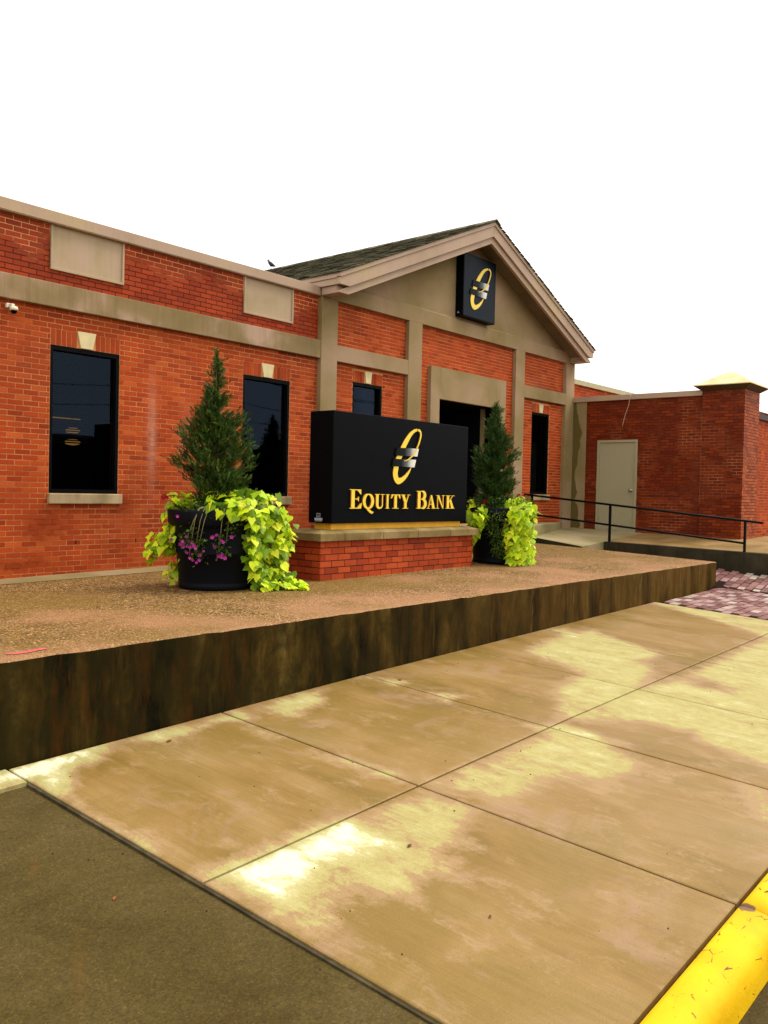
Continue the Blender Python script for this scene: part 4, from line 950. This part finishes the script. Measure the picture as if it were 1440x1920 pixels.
pot(*P2, 'black plastic planter right of the sign with red flowers and lime vine')
RT = Vector((rt.x, rt.y, 0)).normalized(); TC = Vector((-P1[0], -10.32-P1[1], 0)).normalized()

# juniper: tapered trunk, upswept boughs, thousands of feathery sprays
def juniper(name, c, h, halfw, seed, label, lobes, mat):
    rr = random.Random(seed); t = empty(name, c, label, 'evergreen', 'junipers growing in the planters')
    cx, cy, cz = c; tr = MB()
    tr.tube([(cx, cy, cz-.1), (cx+.01, cy, cz+h*.3), (cx-.01, cy+.01, cz+h*.6), (cx, cy, cz+h*.93)], [.035, .026, .016, .004], 8)
    cr = MB(); axis = lambda z: Vector((cx+.02*math.sin(z*5), cy+.015*math.cos(z*4), cz+z))
    def spray(p, d, L, wd):
        """a flat feathery tip: midrib with short side leaflets"""
        d = d.normalized(); side = d.cross(Vector((rr.uniform(-1, 1), rr.uniform(-1, 1), rr.uniform(-1, 1)))).normalized(); up = side.cross(d)
        rv = min(1., max(.001, rr.gauss(.45, .22)))
        n = 4
        for i in range(n):
            s0 = L*i/n; q = p+d*s0
            for sg in (-1, 1):
                l2 = L*.42*(1-.55*i/n)*rr.uniform(.7, 1.2); dd = (d*.8+side*sg*.62+up*rr.uniform(-.3, .3)).normalized(); b_ = dd.cross(up).normalized()*wd
                cr.add([q-b_, q+b_, q+dd*l2], [(0, 1, 2)], 0, rv)
        b_ = side*wd; cr.add([p+d*L*.55-b_, p+d*L*.55+b_, p+d*L*1.12], [(0, 1, 2)], 0, rv)
    nb = 88
    for i in range(nb):
        z = (h+.22)*(i+.5)/nb*.985 - .22 + rr.uniform(-.02, .02); f = max(0., min(1., z/h))
        for rep in range(2 if f < .75 else 1):
            az = rr.uniform(0, 2*math.pi); rad = halfw(f)*rr.choice((.5, .7, .9, 1.0, 1.12, 1.32))*rr.uniform(.9, 1.08)
            dr = Vector((math.cos(az), math.sin(az), 0))
            lob = 1+sum(a*max(0, 1-abs(f-fz)/wz)*max(0, dr.dot(ld)) for ld, fz, wz, a in lobes)
            rad *= lob; base = axis(z*.93); tip = base + dr*rad + Vector((0, 0, rad*rr.uniform(.35, 1.0)+.05))
            mid = base.lerp(tip, .5) + dr*rad*.10
            if rad > .1: tr.tube([base, mid, tip], [.006, .004, .002], 4, cap=False)
            m_ = int(12+95*rad/.4)
            for k in range(m_):
                u = (k+rr.random())/m_; u = u**.7; cl = .016+.022*u
                p = (base*(1-u)**2+mid*2*u*(1-u)+tip*u*u) + Vector((rr.gauss(0, cl), rr.gauss(0, cl), rr.gauss(0, cl)))
                d = dr*rr.uniform(.3, 1.)+Vector((rr.gauss(0, .45), rr.gauss(0, .45), rr.uniform(.35, 1.2)))
                spray(p, d, rr.uniform(.045, .095)*(1.2 if u > .75 else 1), rr.uniform(.004, .008))
    for k in range(26): spray(axis(h*rr.uniform(.86, .985)), Vector((rr.gauss(0, .35), rr.gauss(0, .35), 1)), rr.uniform(.06, .11), .006)
    tr.obj('trunk', m_bark, t, True); cr.obj('crown', mat, t, fix=False)
def hw1(f): return np.interp(f, [0, .12, .3, .5, .62, .75, .86, 1], [.26, .275, .24, .175, .125, .075, .042, .012])
def hw2(f): return np.interp(f, [0, .12, .3, .5, .65, .8, .9, 1], [.24, .26, .235, .18, .13, .075, .042, .012])
zs1 = P1[2]+.84; zs2 = P2[2]+.84
juniper('juniper', (P1[0]-.03, P1[1]+.02, zs1), 1.92, hw1, 11, 'juniper in the left planter with ragged lopsided crown', [(RT, .40, .16, .75), (RT, .18, .15, .25), (-RT, .60, .07, .6), (-RT, .42, .06, .4), (-RT, .24, .1, .45)], m_jun)
juniper('juniper', (P2[0]-.10, P2[1]+.06, zs2), 1.80, hw2, 23, 'slender juniper in the right planter, dark and feathery', [(-RT, .40, .2, .35), (RT, .45, .15, .3)], m_jun2)

# sweet potato vines: every leaf an object, a lobed heart with a folded midrib
def leaf_mesh(kind, mat, name='leaf'):
    half = {0: [(.10, -.02), (.30, -.10), (.46, .02), (.52, .20), (.44, .34), (.36, .44), (.30, .60), (.18, .80), (0, 1.08)],
            1: [(.08, -.03), (.28, -.12), (.50, -.02), (.66, .12), (.50, .26), (.34, .36), (.30, .52), (.16, .78), (0, 1.12)],
            2: [(.12, -.04), (.34, -.08), (.50, .08), (.54, .26), (.46, .46), (.32, .66), (.16, .85), (0, 1.0)]}[kind]
    mb = MB(); mid = [(0, 0, 0)]+[(0, .16*i, .05*math.sin(i*.55)-.012*i*i*.35) for i in range(1, 7)]
    for s in (-1, 1):
        pts = [(0, .02, 0)]+[(s*x, y, .10*abs(x)*1.6-.10*max(0, y-.3)**2-.16*abs(x)**2+.035*math.sin(7*x+5*y+kind)) for x, y in half]
        pts[-1] = (0, half[-1][1], -.10)
        c_ = (0, .34, -.01)
        mb.add([c_]+pts, [((0, i+1, i+2) if s > 0 else (0, i+2, i+1)) for i in range(len(pts)-1)])
    return mb.mesh(name, mat, True, fix=False)
LIME = [leaf_mesh(k, m_lime) for k in range(3)]; GREEN = [leaf_mesh(k, m_green) for k in range(3)]
def vine(name, label, root, spots, group, seed, mats=LIME, smin=.062, smax=.122, droop=.9, under=1.):
    """spots: (point, outward direction)"""
    rr = random.Random(seed); t = empty(name, root, label, 'plant', group); st = MB()
    for i, (p, n_) in enumerate(spots):
        n_ = Vector(n_).normalized(); sz = rr.uniform(smin, smax)
        down = Vector((rr.gauss(0, .35), rr.gauss(0, .35), -droop)) + n_*.35
        nn = (n_ + Vector((rr.gauss(0, .42), rr.gauss(0, .42), .5+rr.gauss(0, .4)))).normalized()
        yd = (down - nn*down.dot(nn)).normalized(); xd = yd.cross(nn)
        M4 = Matrix(((xd.x, yd.x, nn.x, p[0]), (xd.y, yd.y, nn.y, p[1]), (xd.z, yd.z, nn.z, p[2]), (0, 0, 0, 1)))
        o = bpy.data.objects.new('leaf', mats[rr.randrange(len(mats))]); COL.objects.link(o)
        loc, rot, _ = M4.decompose(); o.rotation_mode = 'QUATERNION'; o.location = loc; o.rotation_quaternion = rot; o.scale = (sz, sz, sz*rr.uniform(.7, 1.3)); parent_to(o, t)
        b0 = Vector(p)-n_*rr.uniform(.05, .09)+Vector((0, 0, rr.uniform(-.02, .05)))
        if i % 2 == 0: st.tube([b0+Vector((0, 0, .05)), b0, Vector(p)], .003, 4, cap=False)
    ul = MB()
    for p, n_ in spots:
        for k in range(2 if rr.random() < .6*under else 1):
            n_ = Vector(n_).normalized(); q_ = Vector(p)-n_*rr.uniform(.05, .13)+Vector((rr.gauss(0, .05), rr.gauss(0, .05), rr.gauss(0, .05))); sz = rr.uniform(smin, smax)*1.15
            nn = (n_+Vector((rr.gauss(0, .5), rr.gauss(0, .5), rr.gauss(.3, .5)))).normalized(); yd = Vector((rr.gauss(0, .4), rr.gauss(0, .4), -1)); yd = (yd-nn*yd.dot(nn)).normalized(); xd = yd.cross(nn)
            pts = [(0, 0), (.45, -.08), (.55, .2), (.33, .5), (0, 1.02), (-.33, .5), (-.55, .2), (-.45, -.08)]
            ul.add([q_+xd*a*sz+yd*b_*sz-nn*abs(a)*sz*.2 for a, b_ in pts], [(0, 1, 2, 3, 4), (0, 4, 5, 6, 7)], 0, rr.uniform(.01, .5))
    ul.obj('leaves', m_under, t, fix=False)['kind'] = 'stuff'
    st.obj('stem', m_stem, t)['kind'] = 'stuff'
    return t
def column_spots(c, rimz, zb, u0, u1, n, seed, bulge=.12, rpot=.5, top=.16, uspread=lambda v: (0, 1)):
    """leaves over the rim and down the outside of a pot, seen from the street side"""
    rr = random.Random(seed); out = []; C0 = Vector((c[0], c[1], 0)); tc = Vector((-c[0], -10.32-c[1], 0)).normalized(); rg = Vector((-tc.y, tc.x, 0))
    if rg.dot(RT) < 0: rg = -rg
    for i in range(n):
        v = (i+rr.random())/n; z = lerp(rimz+top, zb, v)           # 0 at top
        a, b_ = uspread(v); u = lerp(u0, u1, lerp(a, b_, rr.random()))
        um = (u0+u1)/2; e = (u-um)/((u1-u0)/2+1e-6)
        rp = rpot*(1 if z > rimz-.2 else .92)
        wv = math.sqrt(max(0., rp*rp-u*u)) if abs(u) < rp else .0
        wv += bulge*(1-.6*e*e)*(1.0 if v > .12 else .3) + rr.uniform(-.10, .075)
        if v < .14: wv *= lerp(.2, 1, v/.14)*rr.uniform(.6, 1.)
        p = C0 + rg*u + tc*wv + Vector((0, 0, z))
        n_ = tc*(1-.5*abs(e)) + rg*e*.6 + Vector((0, 0, .5 if v < .18 else .05))
        out.append((p, n_))
    return out
GV = 'lime sweet potato vines spilling from the planters'
def us1(v): return (np.interp(v, [0, .10, .2, .3, .5, 1], [.08, .0, .05, .50, .48, .55]), np.interp(v, [0, .1, .3, .6, .85, 1], [.62, .84, 1.0, 1.0, .96, 1.05]))
sp = column_spots(P1, P1[2]+.90, P1[2]+.05, -.12, .88, 262, 3, .15, .54, .25, us1)
# a toe of leaves that runs out on the paving
tc1 = TC; rg1 = Vector((-tc1.y, tc1.x, 0)); rg1 = rg1 if rg1.dot(RT) > 0 else -rg1
rq = random.Random(5)
for k in range(36):
    u = rq.uniform(.5, 1.0); p = Vector((P1[0], P1[1], 0))+rg1*u+tc1*(.36-.25*(u-.5)+rq.uniform(-.1, .1)); sp.append((p+Vector((0, 0, zterr(p.x, p.y)+rq.uniform(.05, .15)*(1.25-u*.7))), tc1*.5+rg1*.4+Vector((0, 0, .8))))
vine('sweet_potato_vine', 'thick lime vine mass pouring down the right side of the left planter', (P1[0]+.4, P1[1]-.5, P1[2]), sp[:298], GV, 31)
def us2(v): return (0, np.interp(v, [0, .2, .6, 1], [.8, 1., .75, .4]))
sp = []
rq = random.Random(8)
for k in range(30):
    u = -rq.uniform(.46, .78); z = P1[2]+.50+(.80+u)*.55+rq.uniform(-.14, .12); sp.append((Vector((P1[0], P1[1], z))+rg1*u+tc1*rq.uniform(.0, .22), tc1*.7-rg1*.5+Vector((0, 0, .3))))
for k in range(26):
    z = P1[2]+rq.uniform(.12, .90); u = -rq.uniform(.47, .56)-(.04 if z > P1[2]+.6 else 0); sp.append((Vector((P1[0], P1[1], z))+rg1*u+tc1*rq.uniform(-.05, .12), -rg1*.8+tc1*.5))
for k in range(22):
    u = -rq.uniform(.18, .55); sp.append((Vector((P1[0], P1[1], P1[2]+.98+rq.uniform(-.06, .12)))+rg1*u+tc1*rq.uniform(-.2, .2), tc1*.4+Vector((0, 0, 1))))
vine('sweet_potato_vine', 'small lime vine sticking out at the left side of the left planter', (P1[0]-.4, P1[1], P1[2]+.6), sp, GV, 32, smin=.06, smax=.11)
tc2 = Vector((-P2[0], -10.32-P2[1], 0)).normalized()
def us3(v): return (np.interp(v, [0, .2, .5, 1], [.25, .12, .0, .2]), np.interp(v, [0, .15, .4, 1], [.6, .95, 1., .95]))
sp = column_spots(P2, P2[2]+.90, P2[2]+.03, .07, .58, 235, 9, .14, .54, .17, us3)
vine('sweet_potato_vine', 'tall lime vine hanging down the right planter next to the ramp', (P2[0]+.4, P2[1]-.4, P2[2]), sp, GV, 33)
def us4(v): return (0, np.interp(v, [0, .2, .5, .8, 1], [.9, 1., .85, .5, .3]))
sp = column_spots(P2, P2[2]+.88, P2[2]+.26, -.58, -.18, 85, 12, .10, .54, .14, us4)
vine('sweet_potato_vine', 'short lime vine between the sign and the right planter', (P2[0]-.4, P2[1]-.4, P2[2]), sp, GV, 34)

# low green filler plants
def filler(label, c, spots, seed, name='trailing_plant', cat='plant', group='dark green trailing plants in the planters'):
    rr = random.Random(seed); t = empty(name, c, label, cat, group); mb = MB(); st = MB()
    for (p, n_) in spots:
        p = Vector(p); n_ = Vector(n_)
        for k in range(5):
            q = p+Vector((rr.gauss(0, .03), rr.gauss(0, .03), rr.gauss(0, .03))); d = (n_+Vector((rr.gauss(0, .7), rr.gauss(0, .7), rr.gauss(0, .6)))).normalized(); s = d.cross(Vector((rr.gauss(0, 1), rr.gauss(0, 1), rr.gauss(0, 1)))).normalized()
            L = rr.uniform(.025, .05); rv = rr.uniform(.01, 1)
            mb.add([q, q+d*L*.5+s*L*.28, q+d*L, q+d*L*.5-s*L*.28], [(0, 1, 2, 3)], 0, rv)
        if rr.random() < .3: st.tube([p, p-n_.normalized()*.04+Vector((0, 0, .03))], .003, 4, cap=False)
    mb.obj('foliage', m_green, t, fix=False); st.obj('stem', m_stem, t)['kind'] = 'stuff'
def rim_spots(P, n, seed, r0=.2, r1=.52, z=.9, zr=.07):
    rr = random.Random(seed); out = []
    for k in range(n):
        a = rr.uniform(0, 2*math.pi); r_ = lerp(r0, r1, rr.random()**.6); out.append(((P[0]+r_*math.cos(a), P[1]+r_*math.sin(a), P[2]+z+rr.uniform(-.04, zr)), (math.cos(a)*.5, math.sin(a)*.5, .8)))
    return out
filler('low green foliage filling the top of the left planter', (P1[0], P1[1], P1[2]+.9), rim_spots(P1, 260, 3), 41)
filler('low green foliage filling the top of the right planter', (P2[0], P2[1], P2[2]+.9), rim_spots(P2, 260, 4, zr=.14)+[(p, n_) for p, n_ in column_spots(P2, P2[2]+.9, P2[2]+.15, -.3, .2, 330, 77, .05, .53, .05, lambda v: (np.interp(v, [0, 1], [0, .45]), np.interp(v, [0, 1], [1, .75])))], 42)

# magenta petunias and red geraniums
def flower(mb, p, n_, r_, rr, m=0, petals=5):
    n_ = n_.normalized(); a = n_.orthogonal().normalized(); b_ = n_.cross(a); rv = rr.uniform(.01, 1)
    for k in range(petals):
        t0, t1 = 2*math.pi*(k-.48)/petals, 2*math.pi*(k+.48)/petals; tm = (t0+t1)/2
        f = lambda t, s, h: p+(a*math.cos(t)+b_*math.sin(t))*r_*s+n_*r_*h
        mb.add([p-n_*r_*.25, f(t0, .75, .12), f(tm, 1.05, .2), f(t1, .75, .12)], [(0, 1, 2), (0, 2, 3)], m, rv)
pet = empty('petunia', (P1[0]-.3, P1[1]-.5, P1[2]+.5), 'trailing magenta petunias hanging over the front of the left planter', 'flowers')
rq = random.Random(14); fl = MB(); lv = MB(); st = MB()
def on_pot(u, z, off=.03): return Vector((P1[0], P1[1], z))+rg1*u+tc1*(math.sqrt(max(.0, .53**2-u*u))*(1 if z > P1[2]+.7 else .93)+off)
stems = [(-.16, -.30, .40), (-.10, -.24, .45), (-.05, -.20, .5), (.10, .02, .45), (.16, .10, .55), (-.13, -.34, .55)]
for (ua, ub, zb_) in stems:
    st.tube([on_pot(ua, P1[2]+.95, -.06), on_pot(lerp(ua, ub, .3), P1[2]+.93, .03), on_pot(lerp(ua, ub, .6), P1[2]+.8, .05), on_pot(ub, P1[2]+zb_, .05)], .005, 5)
clusters = [(-.30, .60, .10, 24), (-.22, .52, .10, 26), (-.20, .42, .08, 14), (.04, .60, .08, 18), (.08, .45, .07, 16), (.16, .72, .08, 16)]
for (u, z, s, n) in clusters:
    for k in range(n*3):
        p = on_pot(u+rq.gauss(0, s*.6), P1[2]+z+rq.gauss(0, s*.7), rq.uniform(.02, .11)); d = (tc1+Vector((rq.gauss(0, .6), rq.gauss(0, .6), rq.gauss(.1, .6)))).normalized(); s_ = d.cross(Vector((rq.gauss(0, 1), rq.gauss(0, 1), 1))).normalized(); L = rq.uniform(.03, .06)
        lv.add([p, p+d*L*.5+s_*L*.3, p+d*L, p+d*L*.5-s_*L*.3], [(0, 1, 2, 3)], 0, rq.uniform(.01, 1))
for (u, z) in [(-.33, .62), (-.31, .56), (-.27, .55), (-.25, .52), (-.29, .50), (-.23, .49), (-.40, .53), (-.37, .50), (-.29, .38), (-.22, .33), (-.19, .36), (-.05, .62), (.05, .58), (.07, .56), (.05, .40), (.09, .39), (.02, .41), (.16, .62), (-.26, .36), (.06, .43)]:
    flower(fl, on_pot(u, P1[2]+z, rq.uniform(.09, .13)), tc1+Vector((rq.gauss(0, .25), rq.gauss(0, .25), rq.gauss(.1, .25))), rq.uniform(.018, .029), rq)
for k in range(10):
    u, z = rq.choice([(-.30, .58), (.05, .55), (-.22, .42)]); flower(fl, on_pot(u+rq.gauss(0, .09), P1[2]+z+rq.gauss(0, .11), rq.uniform(.08, .13)), tc1+Vector((rq.gauss(0, .4), rq.gauss(0, .4), rq.gauss(.1, .3))), rq.uniform(.014, .024), rq)
fl.obj('blossoms', m_petal, pet, fix=False)['kind'] = 'stuff'; lv.obj('foliage', m_green, pet, fix=False); st.obj('stem', m_stem, pet, True)
def geranium(label, c, heads, seed):
    rr = random.Random(seed); t = empty('geranium', c, label, 'flowers', 'red geraniums in the planters'); fl = MB(); st = MB()
    for (p, r_) in heads:
        p = Vector(p); st.tube([Vector((p.x, p.y, p.z-.28)), p], .004, 5)
        for k in range(16):
            d = Vector((rr.gauss(0, 1), rr.gauss(0, 1), rr.gauss(.4, .8))).normalized(); flower(fl, p+d*r_*.7, d, r_*.55, rr)
    fl.obj('blossoms', m_red, t, fix=False)['kind'] = 'stuff'; st.obj('stem', m_stem, t, True)
def at(P, u, wv, z, tc, ): 
    rg = Vector((-tc.y, tc.x, 0)); rg = rg if rg.dot(RT) > 0 else -rg
    return Vector((P[0], P[1], P[2]+z))+rg*u+tc*wv
geranium('dark red geranium at the left rim of the left planter', P1, [(at(P1, -.60, .10, 1.04, tc1), .045), (at(P1, -.52, .0, 1.07, tc1), .035)], 3)
geranium('bright red geraniums above the vines of the right planter', P2, [(at(P2, .20, -.15, 1.33, tc2), .05), (at(P2, .30, .0, 1.10, tc2), .042), (at(P2, -.24, .35, 1.0, tc2), .045)], 4)

# ------------------------------------------------------------------ litter on the paving
def litter(name, label, cat, x, y, m, s, rot, z=None):
    mb = MB(); zz = (zside(x, y) if z is None else z)+.004
    pts = [(-1, 0, .0), (-.5, .35, .12), (.2, .4, .2), (1, .05, .06), (.3, -.35, .1), (-.5, -.3, .16)]
    ca, sa = math.cos(rot), math.sin(rot)
    vs = [(x+s*(a*ca-b_*sa), y+s*(a*sa+b_*ca), zz+c_*s) for a, b_, c_ in pts]+[(x, y, zz+.16*s)]
    mb.add(vs, [(i, (i+1) % 6, 6) for i in range(6)]); tag(mb.obj(name, m), label, cat)
litter('dead_leaf', 'orange brown leaf on the sidewalk near the stained wall', 'leaf', 3.82, -5.1, m_leafdry, .035, .4)
litter('dead_leaf', 'small reddish leaf lying on the dark driveway', 'leaf', 2.37, -6.66, m_leafdry, .020, .8, zside(2.37, -6.66)-.026)
litter('twig_bit', 'dark twig bit on the pale dry sidewalk patch', 'twig', 3.81, -7.37, m_bark, .025, .2)
litter('twig_bit', 'dark twig bit on the sidewalk near the wall corner joint', 'twig', 6.42, -5.18, m_bark, .03, 1.2)
litter('twig_bit', 'short dark twig bit on the wet tan slab nearest the road', 'twig', 3.52, -8.10, m_bark, .016, .3)
rq = random.Random(77); mb = MB()
for k in range(150):
    if k < 100: x, y = rq.uniform(.2, 2.7), rq.uniform(-9.4, -5.2); z = zside(x, y)-.024
    else: x, y = rq.uniform(2.8, 10), rq.uniform(-8.8, -4.9); z = zside(x, y)+.002
    s = rq.uniform(.001, .0038); mb.box(x-s, x+s*rq.uniform(.6, 1.6), y-s, y+s, z-.002, z+s*.8)
mb.obj('grit', plain('grit', (.05, .035, .02), .9, .1, var=.6, scale=3))['kind'] = 'stuff'

# low block across the street (its roofline shows in the windows)
ob = empty('opposite_building', (60, -46, -2.6), 'long low dark building across the street, mirrored in the windows', 'building')
mb = MB(); mb.box(-20, 135, -60, -46, -2.75, 3.5); mb.obj('wall', plain('opposite_wall', (.03, .026, .022), .9, .1), ob)
mb = MB(); mb.box(-20.2, 135.2, -60, -45.8, 3.501, 3.7); mb.obj('coping', plain('opposite_trim', (.12, .1, .08), .8, .1), ob)

pole = empty('utility_pole', (32, -33, -2.6), 'tall timber pole across the street, carrying wires mirrored in the windows', 'utility pole')
mb = MB(); mb.tube([(32, -33, -2.8), (32, -33, 8.6)], [.16, .11], 10); mb.obj('shaft', m_bark, pole, True)
mb = MB(); mb.box(30.8, 33.2, -33.2, -33.05, 7.9, 8.05); mb.obj('crossarm', m_bark, pole)
for k, (dx, z) in enumerate(((-1.1, 8.1), (0., 6.3), (1.1, 8.1), (0., 5.2))):
    pts = [(x, -33.1+dx*.3, z-1.1+1.1*((((x-32) % 38)-19)/19)**2) for x in lin(-10, 108, 60)]
    mb = MB(); mb.tube(pts, .022, 4, cap=False); mb.obj('wire', m_rail, pole)
